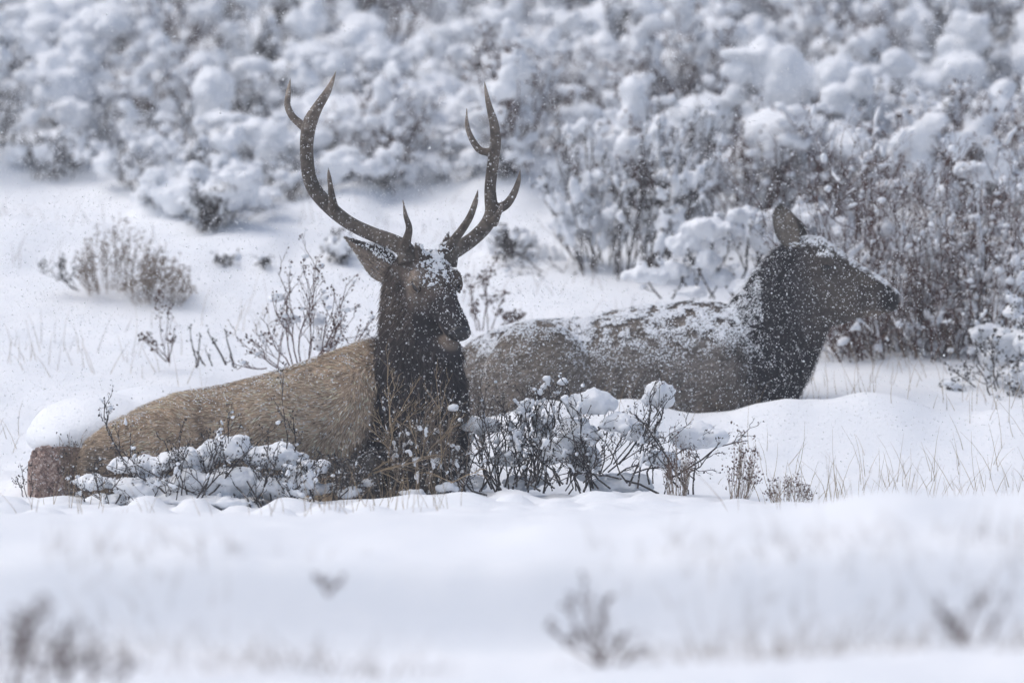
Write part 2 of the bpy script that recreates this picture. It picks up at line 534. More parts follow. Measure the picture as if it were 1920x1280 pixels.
def bull_col(co, no=None):
    px, py = pix(co)
    n1 = fbm(co * 6, 31, 3); n2 = fbm(co * 22, 33, 2); n3 = fbm(co * 2.5, 35, 2)
    tan = np.array([.55, .435, .325]); warm = np.array([.455, .335, .235]); dark = np.array([.034, .030, .032]); brown = np.array([.125, .100, .084])
    c = mixc(np.tile(tan, (len(co), 1)), warm, np.clip(.35 + .5 * n3, 0, 1))
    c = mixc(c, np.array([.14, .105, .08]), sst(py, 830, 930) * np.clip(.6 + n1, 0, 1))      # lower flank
    c = mixc(c, np.array([.12, .095, .075]), np.exp(-((px - 378 - (py - 780) * .15) / 13) ** 2) * sst(py, 745, 790) * .7)   # flank fold: shade of the crease painted into the coat colour
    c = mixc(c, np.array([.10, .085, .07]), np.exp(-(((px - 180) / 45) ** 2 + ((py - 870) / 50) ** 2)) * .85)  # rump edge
    edge = 706 + 6 * n1 + np.clip(py - 760, 0, 200) * -.28
    mane = sst(px, edge - 12 - 14 * sst(py, 760, 860), edge + 8)
    c = mixc(c, brown, sst(px, edge - 40, edge + 5) * sst(py, 760, 860) * .9)
    c = mixc(c, dark, mane)
    up_n = mane * sst(py, 690, 540)
    c = mixc(c, brown * .85, up_n * np.clip(.7 + .5 * n1, 0, 1))
    t, s, f = head_coords(co)
    inhead = (t > .0) & (t < .62) & (np.abs(s) < .16) & (f > -.16) & (f < .2)
    ih = inhead.astype(float)
    c = mixc(c, np.array([.17, .135, .112]), ih * .8 * sst(s, .03, -.05) * sst(t, .36, .2))     # near cheek browner
    c = mixc(c, np.array([.32, .26, .205]), ih * np.exp(-(((t - .165) / .05) ** 2 + ((s + .125) / .03) ** 2 + ((f - .01) / .07) ** 2)) * .85)
    c = mixc(c, np.array([.026, .024, .027]), ih * sst(t, .24, .34) * .85)                       # dark muzzle
    c = mixc(c, np.array([.20, .16, .13]), ih * sst(t, .42, .47) * sst(t, .62, .60) * sst(f, -.018, -.034) * sst(f, -.125, -.10) * sst(np.abs(s), .085, .07) * .95)     # pale chin
    c = mixc(c, np.array([.055, .045, .040]), ih * sst(f, .05, .1) * sst(t, .25, .1) * .5)
    n4 = fbm(co * np.array([9., 9., 20.]), 37, 2)
    return np.clip(c * (1 + .25 * n2 + .28 * n4)[:, None], .008, .62)

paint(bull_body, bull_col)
bull = thing('bull_elk', bull_loc, 'bull elk with tall branching antlers lying in the snow, head turned', 'elk')
def under(o, parent):
    o.parent = parent
    o.matrix_parent_inverse = parent.matrix_world.inverted() if False else __import__('mathutils').Matrix.Translation(-Vector(parent.location))
    return o
def child(name, me, mat, parent, **k):
    o = obj(name, me, mat, None, **k)
    return under(o, parent)

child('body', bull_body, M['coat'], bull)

def bull_dir(co, no):
    px, py = pix(co)
    d = np.zeros_like(co)
    d[:, 0] = -1; d[:, 2] = -.45
    neckish = sst(px, 690, 715)[:, None]
    d = d * (1 - neckish) + np.array([-.08, -.05, -1.0]) * neckish
    sh = (np.exp(-((px - 670) / 45) ** 2) * sst(py, 640, 720))[:, None]
    d = d * (1 - sh) + np.array([-.35, 0, -1.0]) * sh
    t, s, f = head_coords(co)
    ih = ((t > .0) & (t < .62) & (np.abs(s) < .16) & (f > -.15) & (f < .2) & (co[:, 1] < 45.1)).astype(float)[:, None]
    d = d * (1 - ih) + (-hx * .8 + np.array([0, 0, -.5])) * ih
    nz = np.stack([vn(co * 4.5, 41), vn(co * 4.5, 42), vn(co * 4.5, 43)], 1) + .5 * np.stack([vn(co * 14, 44), vn(co * 14, 45), vn(co * 14, 46)], 1)
    return d + nz * .55

def vis_w(c, n):            # fewer tufts on the far side and underneath
    return np.where(n[:, 1] < 0.35, 1.0, 0.15) * np.where(n[:, 2] < -.75, .3, 1.0)

p, n = sample_surface(bull_body, 62000, rng, vis_w)
px, py = pix(p)
t, s, f = head_coords(p)
ih = (t > -.12) & (t < .62) & (np.abs(s) < .17) & (f > -.15) & (f < .2) & (p[:, 1] < 45.12)
L = np.where(px > 700, .055, .040) * rng.uniform(.6, 1.3, len(p))
L = np.where((px > 700) & (py > 640) & ~ih, L * 1.35, L)
L = np.where(ih, .014 * rng.uniform(.6, 1.3, len(p)), L)
keep = ~(ih & (t > .5))
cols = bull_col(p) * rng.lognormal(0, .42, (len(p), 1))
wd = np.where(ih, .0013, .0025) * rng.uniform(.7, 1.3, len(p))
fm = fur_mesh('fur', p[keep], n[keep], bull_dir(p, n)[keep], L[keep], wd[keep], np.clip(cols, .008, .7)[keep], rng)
child('fur', fm, M['coat'], bull)

# antlers: beams and tines traced in the picture, given depth by their sweep
def antler(beam, tines, side):
    Q = [P(x, y, d) for x, y, d, r in beam]
    rad = [r / PPM / 2 for *_, r in beam]
    path = spline(Q, 7); rr = np.interp(np.linspace(0, len(Q) - 1, len(path)), np.arange(len(Q)), rad)
    ps = [tube(path, rr, 18, flute=.05, seed=side)]
    for tn in tines:
        Q = [P(x, y, d) for x, y, d, r in tn]; rad = [r / PPM / 2 for *_, r in tn]
        path = spline(Q, 6); rr = np.interp(np.linspace(0, len(Q) - 1, len(path)), np.arange(len(Q)), rad)
        ps.append(tube(path, rr, 14, flute=.05, seed=side + 2))
    me = fused('antler', ps, 0.0055, 3)
    def col(co, no):
        px, py = pix(co)
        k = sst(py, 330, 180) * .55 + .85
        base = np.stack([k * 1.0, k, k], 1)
        # paler polished tips
        tips = np.zeros(len(co))
        for tn in [beam] + tines:
            e = P(*tn[-1][:3]); dd = np.linalg.norm(co - e, axis=1)
            tips = np.maximum(tips, sst(dd, .20, .04))
        return base * (1 + 1.1 * tips)[:, None]
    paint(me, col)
    return me

D0 = 44.97
L_beam = [(766, 492, D0, 40), (760, 470, D0 + .01, 35), (738, 455, D0 + .04, 30), (695, 438, D0 + .13, 27), (658, 420, D0 + .2, 26), (628, 398, D0 + .25, 27), (603, 373, D0 + .28, 28),
          (586, 349, D0 + .29, 27), (578, 320, D0 + .27, 26), (575, 281, D0 + .22, 25.5), (577, 250, D0 + .17, 27), (583, 226, D0 + .13, 27), (596, 201, D0 + .08, 20), (613, 174, D0 + .03, 15), (622, 155, D0, 9), (631, 131, D0 - .03, 1.5)]
L_tines = [[(576, 242, D0 + .17, 20), (561, 231, D0 + .2, 16), (547, 217, D0 + .22, 14), (539, 197, D0 + .24, 13), (541, 172, D0 + .24, 10), (545, 145, D0 + .23, 1.5)],
           [(626, 396, D0 + .24, 22), (623, 376, D0 + .16, 16), (620, 352, D0 + .07, 11), (617, 330, D0 + .0, 8), (615, 312, D0 - .05, 1.5)],
           [(757, 468, D0, 24), (763, 448, D0 - .08, 17), (767, 427, D0 - .17, 13), (760, 402, D0 - .26, 9), (755, 371, D0 - .33, 1.5)]]
R_beam = [(838, 496, D0 + .06, 38), (845, 474, D0 + .08, 33), (862, 464, D0 + .11, 29), (887, 447, D0 + .19, 27), (910, 424, D0 + .26, 27), (922, 399, D0 + .3, 28), (920, 376, D0 + .31, 24),
          (919, 352, D0 + .31, 22), (922, 322, D0 + .29, 22), (926, 292, D0 + .25, 22), (929, 262, D0 + .2, 21), (926, 232, D0 + .14, 18), (917, 199, D0 + .07, 12), (912, 175, D0 + .03, 8), (908, 150, D0, 1.5)]
R_tines = [[(918, 405, D0 + .29, 24), (934, 392, D0 + .3, 20), (950, 383, D0 + .3, 17), (963, 364, D0 + .29, 14), (972, 340, D0 + .27, 10), (976, 316, D0 + .25, 1.5)],
           [(926, 418, D0 + .26, 18), (934, 402, D0 + .15, 12), (939, 390, D0 + .06, 9), (941, 374, D0 - .03, 1.5)],
           [(843, 468, D0 + .06, 24), (852, 450, D0 - .02, 18), (866, 431, D0 - .1, 16), (881, 407, D0 - .18, 14), (891, 380, D0 - .24, 11), (897, 353, D0 - .3, 1.5)],
           [(925, 285, D0 + .24, 20), (912, 285, D0 + .25, 15), (898, 280, D0 + .27, 14), (884, 259, D0 + .3, 12), (876, 235, D0 + .3, 9), (875, 199, D0 + .28, 1.5)]]
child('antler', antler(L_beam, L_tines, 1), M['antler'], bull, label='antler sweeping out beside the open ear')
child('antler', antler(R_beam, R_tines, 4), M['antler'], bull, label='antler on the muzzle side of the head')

# ears: cupped leaf with thickness and a pale inside
def ear(tip, base_a, base_b, bulge, normal, thick=.012, nu=18, nvv=11, cup=.3, oval=False):
    """surface between two edges; normal points out of the ear's opening"""
    tip, base_a, base_b, normal = map(np.asarray, (tip, base_a, base_b, normal)); normal = norm(normal)
    mid = (base_a + base_b) / 2; ax = tip - mid; half = (base_a - base_b) / 2; Lr = np.linalg.norm(half)
    side = norm(half)
    V = []
    for i in range(nu + 1):
        u = i / nu
        wdt = (1 - u) ** .75 * (1 + bulge * math.sin(math.pi * min(1, u * 1.05)) * (1 - u) * 2) if u < 1 else 0
        if oval: wdt = (.55 + .57 * math.sin(u / .45 * math.pi / 2)) if u < .45 else 1.12 * max(0, 1 - ((u - .45) / .55) ** 2) ** .62
        wdt = max(wdt, .02)
        for j in range(nvv):
            v = j / (nvv - 1) * 2 - 1
            V.append(mid + ax * u + side * (v * Lr * wdt) + normal * (cup * Lr * (v * v - .6) * wdt))
    V = np.array(V); k = len(V)
    back = V - normal * thick
    F = []; S = []
    for i in range(nu):
        for j in range(nvv - 1):
            a = i * nvv + j
            F += [a, a + 1, a + nvv + 1, a + nvv]; S.append(4)
            F += [k + a + nvv, k + a + nvv + 1, k + a + 1, k + a]; S.append(4)
    rim = [i * nvv for i in range(nu + 1)] + [nu * nvv + j for j in range(1, nvv)] + [i * nvv + nvv - 1 for i in range(nu - 1, -1, -1)] + [j for j in range(nvv - 2, 0, -1)]
    for q in range(len(rim)):
        a, c = rim[q], rim[(q + 1) % len(rim)]
        F += [c, a, a + k, c + k]; S.append(4)
    allv = np.vstack([V, back])
    me = mesh_from('ear', allv, F, S)
    bm = bmesh.new(); bm.from_mesh(me); bmesh.ops.recalc_face_normals(bm, faces=bm.faces); bm.to_mesh(me); bm.free(); me.update()
    uu = np.tile(np.repeat(np.arange(nu + 1) / nu, nvv), 2); vv = np.tile(np.tile(np.linspace(-1, 1, nvv), nu + 1), 2)
    inside = np.concatenate([np.ones(k), np.zeros(k)])
    return me, uu, vv, inside, allv, norm(ax), normal

def add_ear(parent, spec, cin, cback, crim, rng, nfur, dark_top=False, kw={}):
    me, uu, vv, ins, av, ax, nrm = ear(**spec)
    def col(co, no):
        c = np.where(ins[:, None] > .5, cin[None], cback[None]) * np.ones((len(co), 3))
        if dark_top: c = mixc(c, np.array([.05, .042, .038]), sst(vv, -.15, .35))
        edge = sst(np.abs(vv), .72, 1.0) * (sst(vv, .3, -.3) if dark_top else 1)
        c = mixc(c, crim, edge * .8)
        c = mixc(c, crim * .5, sst(uu, .8, 1) * .8)
        return c * (1 + .25 * fbm(co * 40, 5, 2))[:, None]
    paint(me, col)
    e = child('ear', me, M['coat'], parent, **kw)
    p, n = sample_surface(me, nfur, rng)
    # colour from nearest vertex
    co, _, _ = mesh_arrays(me)
    cc = col(co, None)
    idx = np.array([np.argmin(((co - q) ** 2).sum(1)) for q in p])
    fm = fur_mesh('ear_fur', p, n, np.tile(ax, (len(p), 1)), .022 * rng.uniform(.5, 1.4, len(p)), .0014 * rng.uniform(.7, 1.3, len(p)), cc[idx] * rng.lognormal(0, .25, (len(p), 1)), rng, .25)
    o = obj('ear_fur', fm, M['coat']); o.parent = e
    return e, me

# near-side ear points out to the left; opening faces camera and down
e1, e1m = add_ear(bull, dict(tip=P(647, 447, 45.10), base_a=P(742, 484, 45.04), base_b=P(722, 528, 45.0), bulge=.42, normal=(-.35, -.8, -.62), cup=.35),
        np.array([.26, .21, .17]), np.array([.045, .037, .033]), np.array([.34, .29, .24]), rng, 2200, True)
e2, e2m = add_ear(bull, dict(tip=P(841, 440, 45.24), base_a=P(826, 474, 45.18), base_b=P(850, 480, 45.18), bulge=.35, normal=(.5, -.8, .1), cup=.3),
        np.array([.16, .13, .11]), np.array([.07, .058, .05]), np.array([.15, .12, .10]), rng, 700)

# eyes, lids, nose
for s in (-1, 1):
    ev, ef, es = ellipsoid(HP(.182, s * .122, .006), np.stack([hx * .046, hs * .023, hf * .020]), 3)
    e = child('eye', mesh_from('eye', ev, ef, es), M['eye'], bull)
    lid = []
    for q, off in ((1, .026), (-1, -.024)):
        Q = [HP(.182 + k * .046, s * (.124 + .010 * (1 - k * k)), .006 + off * (1 - .75 * k * k) + .003 * q) for k in np.linspace(-1, 1, 9)]
        lid.append(tube(Q, [.006 + .004 * (1 - k * k) for k in np.linspace(-1, 1, 9)], 8))
    V, F, S = join(lid)
    lm = mesh_from('eyelid', V, F, S); paint(lm, lambda co, no: np.tile(np.array([.13, .10, .078]), (len(co), 1)))
    o = obj('eyelid', lm, M['coat']); o.parent = e
nv_, nf_, ns_ = ellipsoid(HP(.548, 0, .006), np.stack([hx * .038, hs * .066, hf * .048]), 4)
nm = mesh_from('nose', nv_, nf_, ns_)
nose = child('nose', nm, M['nose'], bull)
for s in (-1, 1):
    v_, f_, s_ = ellipsoid(HP(.578, s * .032, .008), np.stack([hx * .009, hs * .013, hf * .009]), 2)
    o = obj('nostril', mesh_from('nostril', v_, f_, s_), M['eye']); o.parent = nose

# snow caught on the forehead, ear and back
def w_fore(c, n):
    t, s, f = head_coords(c)
    up = np.clip((n @ hf - .35) * 2.0, 0, 1)
    on = (t > -.05) & (t < .27) & (np.abs(s + .005) < .098) & (f > .0) & ((vn(c * 44, 80) + .7 * vn(c * 95, 81)) > -.12 + np.clip(t - .08, 0, 1) * 2.2)
    g = np.clip(vn(c * 26, 77) * 1.6 + vn(c * 55, 78) * .8 + .32 - np.clip(t - .13, 0, 1) * 5, 0, 1)
    return up * on * g + 1e-9
p, n = sample_surface(bull_body, 1700, rng, w_fore)
p2, n2_ = sample_surface(bull_body, 260, rng, lambda c, n: (lambda T: ((T[0] > .05) & (T[0] < .55) & (np.abs(T[1]) < .14) & (T[2] > -.02)) * np.clip(n @ hf, 0, 1) + 1e-9)(head_coords(c)))
sm = snow_bits('forehead_snow', np.vstack([p + n * rng.uniform(.004, .015, (len(p), 1)), p2 + n2_ * .006]), np.vstack([n, n2_]), np.concatenate([rng.uniform(.002, .0062, len(p)), rng.uniform(.0015, .004, len(p2))]), rng, 1, .6)
child('forehead_snow', sm, M['snow'], bull, kind='stuff')
def w_back(c, n):
    px, py = pix(c)
    return np.clip((n[:, 2] - .55) * 2, 0, 1) * (px < 700) * np.clip(.35 + vn(c * 9, 5), 0, 1) + .0006 * (px < 700) + .004 * (px > 700) + 1e-9
p, n = sample_surface(bull_body, 2600, rng, w_back)
sm = snow_bits('back_snow', p + n * .014, n, rng.uniform(.0018, .0042, len(p)), rng, 1, .6)
child('back_snow', sm, M['snow'], bull, kind='stuff')
p, n = sample_surface(e1m, 330, rng, lambda c, n: np.clip(n[:, 2] + .3, 0, 1) * np.clip((pix(c)[0] - 668) / 30, 0, 1) * (pix(c)[1] < 443 + (pix(c)[0] - 647) * .62) + 1e-9)
child('ear_snow', snow_bits('ear_snow', p + n * .006, n, rng.uniform(.002, .0055, len(p)), rng, 1, .6), M['snow'], bull, kind='stuff')

# ================================================================== THE COW
DC = 47.25
cow_loc = P(1200, 760, DC); cow_loc[2] = gz(cow_loc[0], cow_loc[1])
torso = [tb(x, t, x, b, d, w) for x, t, b, d, w in [
    (850, 690, 800, DC, .12), (880, 645, 820, DC, .24), (930, 618, 835, DC, .33), (1000, 603, 840, DC, .38), (1060, 601, 840, DC, .38), (1120, 592, 840, DC, .39),
    (1200, 576, 835, DC, .39), (1290, 568, 830, DC, .38), (1370, 572, 825, DC, .35), (1430, 605, 812, DC - .02, .28), (1472, 660, 795, DC - .04, .18), (1494, 705, 775, DC - .05, .08)]]
haunch = ellipsoid(P(1010, 732, DC - .30), np.array([.31, .20, .385]))
cshoulder = ellipsoid(P(1345, 735, DC - .22), np.array([.26, .17, .36]))
cneck = [tb(a[0], a[1], c[0], c[1], d, w) for a, c, d, w in [
    ((1350, 590), (1455, 800), DC - .02, .26), ((1372, 566), (1490, 752), DC - .03, .23), ((1392, 545), (1518, 705), DC - .04, .19), ((1412, 518), (1536, 662), DC - .05, .165),
    ((1432, 490), (1548, 630), DC - .05, .145), ((1452, 466), (1560, 608), DC - .05, .12), ((1475, 452), (1572, 592), DC - .05, .08)]]
chead = [tb(a[0], a[1], c[0], c[1], d, w) for a, c, d, w in [
    ((1466, 478), (1512, 570), DC - .05, .06), ((1482, 456), (1535, 600), DC - .05, .095), ((1508, 446), (1562, 612), DC - .05, .108), ((1538, 447), (1585, 607), DC - .055, .108), ((1565, 466), (1604, 599), DC - .06, .09),
    ((1595, 488), (1622, 595), DC - .065, .07), ((1625, 508), (1640, 592), DC - .07, .058), ((1652, 525), (1656, 590), DC - .072, .055), ((1672, 540), (1672, 586), DC - .074, .05), ((1686, 556), (1684, 578), DC - .075, .03)]]
cbrow = [ellipsoid(P(1548, 488, DC - .055 + s * .095), np.array([.05, .03, .03])) for s in (-1, 1)]
ccheek = [ellipsoid(P(1560, 555, DC - .055 + s * .055), np.array([.10, .05, .11])) for s in (-1, 1)]
cow_body = fused('body', [loft(torso), haunch, cshoulder, loft(cneck), loft(chead)] + cbrow + ccheek, .014, 7)

def cow_col(co, no=None):
    px, py = pix(co)
    n1 = fbm(co * 6, 51, 3); n2 = fbm(co * 24, 53, 2)
    body = np.array([.25, .22, .195]); dark = np.array([.040, .038, .042]); face = np.array([.112, .094, .080]); hn = np.array([.27, .23, .19])
    c = np.tile(body, (len(co), 1))
    c = mixc(c, hn, np.exp(-(((px - 1020) / 80) ** 2 + ((py - 670) / 70) ** 2)))
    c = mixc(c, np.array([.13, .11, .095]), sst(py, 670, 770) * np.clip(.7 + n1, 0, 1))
    edge = 1352 + (py - 600) * .42 + 22 * n1
    c = mixc(c, dark, sst(px, edge - 42 + 20 * n2, edge + 42 + 20 * n2))
    hd = sst(px, 1462, 1575) * sst(py, 670, 590)
    c = mixc(c, face, hd * np.clip(.8 + .6 * n1, 0, 1))
    c = mixc(c, np.array([.022, .021, .023]), sst(px, 1630, 1670) * sst(py, 620, 600))
    c = mixc(c, np.array([.22, .18, .145]), np.exp(-(((px - 1648) / 26) ** 2 + ((py - 590) / 8) ** 2)) * .9)
    return np.clip(c * (1 + .3 * n2)[:, None], .008, .6)
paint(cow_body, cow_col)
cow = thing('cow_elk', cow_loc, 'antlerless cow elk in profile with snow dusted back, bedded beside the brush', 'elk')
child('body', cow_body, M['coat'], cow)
def cow_dir(co):
    px, py = pix(co)
    d = np.tile(np.array([-1, 0, -.45]), (len(co), 1))
    k = sst(px, 1340, 1420)[:, None]
    d = d * (1 - k) + np.array([-.45, 0, -.9]) * k
    return d + np.stack([vn(co * 7, 61), vn(co * 7, 62), vn(co * 7, 63)], 1) * .4
p, n = sample_surface(cow_body, 36000, rng, vis_w)
px, py = pix(p)
L = np.where((px > 1380) & (px < 1530), .06, .042) * rng.uniform(.6, 1.3, len(p))
L = np.where((px > 1490) & (py < 610), .014, L)
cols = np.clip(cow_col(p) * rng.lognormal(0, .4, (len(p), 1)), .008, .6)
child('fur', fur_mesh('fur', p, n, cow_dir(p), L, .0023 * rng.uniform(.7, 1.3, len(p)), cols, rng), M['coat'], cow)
def w_cow(c, n):
    px, py = pix(c)
    up = np.clip((n[:, 2] - .05) * 1.5, 0, 1)
    patch = np.clip(.55 + .5 * vn(c * 5, 71) + .9 * vn(c * 19, 72) + .5 * vn(c * 40, 74), 0, 1)
    hn = 1 - .8 * np.exp(-(((px - 1020) / 75) ** 2 + ((py - 660) / 55) ** 2))
    head_top = (px > 1480) * (n[:, 2] > .5) * np.clip(vn(c * 24, 75) + .55, 0, 1) * 1.4
    back = (px < 1430) * (sst(py, 740, 590) + .1)
    return (up * patch * hn * back + head_top * .5 + .05 * np.clip(vn(c * 20, 73) + .2, 0, 1) * (px < 1480)) + 1e-9
p, n = sample_surface(cow_body, 33000, rng, w_cow)
px, py = pix(p)
sz = rng.uniform(.0018, .0056, len(p)) * np.where(n[:, 2] > .6, 1.2, .85)
child('back_snow', snow_bits('back_snow', p + n * .016, n, sz, rng, 1, .55, stretch=np.tile(np.array([-1, 0, -.4]), (len(p), 1))), M['snow'], cow, kind='stuff')
cev, cem = add_ear(cow, dict(tip=P(1461, 385, DC - .10), base_a=P(1508, 462, DC - .10), base_b=P(1468, 472, DC - .10), bulge=.75, normal=(-.15, -.95, .1), cup=.3, oval=True),
        np.array([.21, .18, .15]), np.array([.05, .043, .038]), np.array([.06, .05, .045]), rng, 1300)
add_ear(cow, dict(tip=P(1474, 398, DC + .12), base_a=P(1520, 452, DC + .06), base_b=P(1488, 458, DC + .06), bulge=.7, normal=(.3, .9, .1), cup=.3, oval=True),
        np.array([.13, .11, .09]), np.array([.05, .043, .038]), np.array([.06, .05, .045]), rng, 400)
for s in (-1, 1):
    v_, f_, s_ = ellipsoid(P(1548, 502, DC - .055 + s * .108), np.array([.026, .013, .018]), 3)
    child('eye', mesh_from('eye', v_, f_, s_), M['eye'], cow)
v_, f_, s_ = ellipsoid(P(1679, 560, DC - .074), np.array([.026, .044, .036]), 3)
child('nose', mesh_from('nose', v_, f_, s_), M['nose'], cow)

# ================================================================== VEGETATION
class Twigs:
    def __init__(s, seed):
        s.a = []; s.b = []; s.ra = []; s.rb = []; s.tips = []; s.rng = np.random.default_rng(seed); s.low = .22
    def seg(s, p, q, r0, r1):
        s.a.append(p); s.b.append(q); s.ra.append(r0); s.rb.append(r1)
    def branch(s, p0, p1, r, level, nchild, wig=.10, spread=.9, up=.25, shrink=.45, ns=5):
        rg = s.rng
        p0 = np.asarray(p0, float); p1 = np.asarray(p1, float)
        ax = p1 - p0; Ln = np.linalg.norm(ax)
        if Ln < 1e-4: return
        pts = [p0]; off = np.zeros(3)
        for k in range(1, ns + 1):
            off = off * .7 + rg.normal(0, wig * Ln / ns * 1.6, 3)
            pts.append(p0 + ax * (k / ns) + off)
        for k in range(ns):
            s.seg(pts[k], pts[k + 1], r * (1 - .6 * k / ns), r * (1 - .6 * (k + 1) / ns))
        s.tips.append((pts[-1], ax / Ln))
        if level > 0:
            for c in range(nchild):
                t = s.low + (1 - s.low) * (c + rg.random()) / nchild
                i = min(ns - 1, int(t * ns)); base = pts[i] + (pts[i + 1] - pts[i]) * (t * ns - i)
                d = norm(ax / Ln + rg.normal(0, spread * .6, 3) + np.array([0, 0, up]))
                l2 = Ln * shrink * rg.uniform(.6, 1.25) * (1.15 - .5 * t)
                s.branch(base, base + d * l2, max(r * .55, .0012), level - 1, max(2, nchild - 1), wig, spread, up, shrink, max(3, ns - 1))
    def mesh(s, name, sides=3, scale_r=1.0):
        a = np.array(s.a); b_ = np.array(s.b); ra = np.array(s.ra) * scale_r; rb = np.array(s.rb) * scale_r
        t = norm(b_ - a); ref = np.where(np.abs(t[:, 2:3]) > .9, np.array([[1., 0, 0]]), np.array([[0, 0, 1.]]))
        u = norm(np.cross(t, ref)); v = np.cross(t, u); N = len(a)
        th = np.linspace(0, 2 * np.pi, sides, endpoint=False) + .5
        ring = np.cos(th)[None, :, None] * u[:, None] + np.sin(th)[None, :, None] * v[:, None]
        V = np.concatenate([a[:, None] + ring * ra[:, None, None], b_[:, None] + ring * rb[:, None, None]], 1).reshape(-1, 3)
        base = (np.arange(N) * 2 * sides)[:, None]
        F = []
        for j in range(sides):
            k = (j + 1) % sides
            F.append(np.concatenate([base + j, base + k, base + sides + k, base + sides + j], 1))
        F = np.stack(F, 1).reshape(-1)
        return mesh_from(name, V, F, np.full(N * sides, 4))

def leaf_mesh(name, pos, dirs, size, rng, aspect=.45):
    N = len(pos); dirs = norm(dirs + rng.normal(0, .6, (N, 3)))
    side = norm(np.cross(dirs, rng.normal(size=(N, 3)))); up_ = np.cross(side, dirs)
    L = (size * rng.uniform(.6, 1.4, N))[:, None]; w = L * aspect
    V = np.stack([pos, pos + dirs * L * .5 + side * w + up_ * w * .4, pos + dirs * L, pos + dirs * L * .5 - side * w + up_ * w * .4], 1).reshape(-1, 3)
    b_ = (np.arange(N) * 4)[:, None]
    F = np.concatenate([b_, b_ + 1, b_ + 2, b_, b_ + 2, b_ + 3], 1).reshape(-1)
    return mesh_from(name, V, F, np.full(N * 2, 3), False)

def clump(c, rx, ry, rz, seed, sub=3, amp=.22):
    """one soft ball of snow"""
    v, f = ico(sub)
    k = 1 + amp * fbm(v * 1.1 + seed * 7.7, seed, 2)
    w = v * k[:, None]
    return np.asarray(c) + w * np.array([rx, ry, rz]), list(f.ravel()), [3] * len(f)

def puff(c, rx, ry, rz, seed, n=6):
    """a cauliflower of overlapping balls: how powder piles up on twigs"""
    rg = np.random.default_rng(seed + 9000)
    out = [clump(c, rx * .66, ry * .66, rz * .62, seed, 3, .35)]
    for k in range(n):
        d = norm(rg.normal(size=3)); d[2] = abs(d[2]) * .9 - .25
        q = rg.uniform(.18, .46)
        out.append(clump(np.asarray(c) + d * np.array([rx, ry, rz]) * rg.uniform(.45, .82), rx * q, ry * q, rz * q * rg.uniform(.8, 1.2), seed + k + 1, 2, .2))
    return out

def soft(name, parts, voxel, it, amp=.008, fr=14):
    me = fused(name, parts, voxel, it)
    co, no, _ = mesh_arrays(me)
    co = co + no * (amp * vn(co * fr, 3) + amp * .6 * vn(co * fr * 2.3, 4) + amp * .35 * vn(co * fr * 5.1, 6))[:, None]
    me.vertices.foreach_set('co', co.ravel().astype(np.float32)); me.update()
    return me

def branch_snow(T, seed, n, rmax, zlo, thr=.45, fr=4.0):
    """snow lying along the branches themselves: thick where a noise field says so"""
    rg = np.random.default_rng(seed + 555)
    a = np.array(T.a); b_ = np.array(T.b); mid = (a + b_) / 2
    fld = .5 + .5 * (.7 * vn(mid * fr + seed * 1.37, seed) + .5 * vn(mid * fr * 2.2 + seed, seed + 1))
    ok = np.where((mid[:, 2] > zlo) & (fld > thr))[0]
    if len(ok) == 0: return []
    ok = rg.choice(ok, min(n, len(ok)), replace=False); out = []
    for i in ok:
        t = norm(b_[i] - a[i]); Ln = np.linalg.norm(b_[i] - a[i])
        r = rmax * (.25 + .75 * min(1, (fld[i] - thr) / (1 - thr) * 1.6)) * rg.uniform(.45, 1.1)
        sd_ = norm(np.cross(t, [0, 0, 1.0]) + 1e-6); up_ = np.cross(sd_, t)
        out.append(ellipsoid(mid[i] + np.array([0, 0, r * .4]), np.stack([t * (Ln * .6 + r * .6), sd_ * r * rg.uniform(.8, 1.2), up_ * r * rg.uniform(.6, .95)]), 2))
    return out

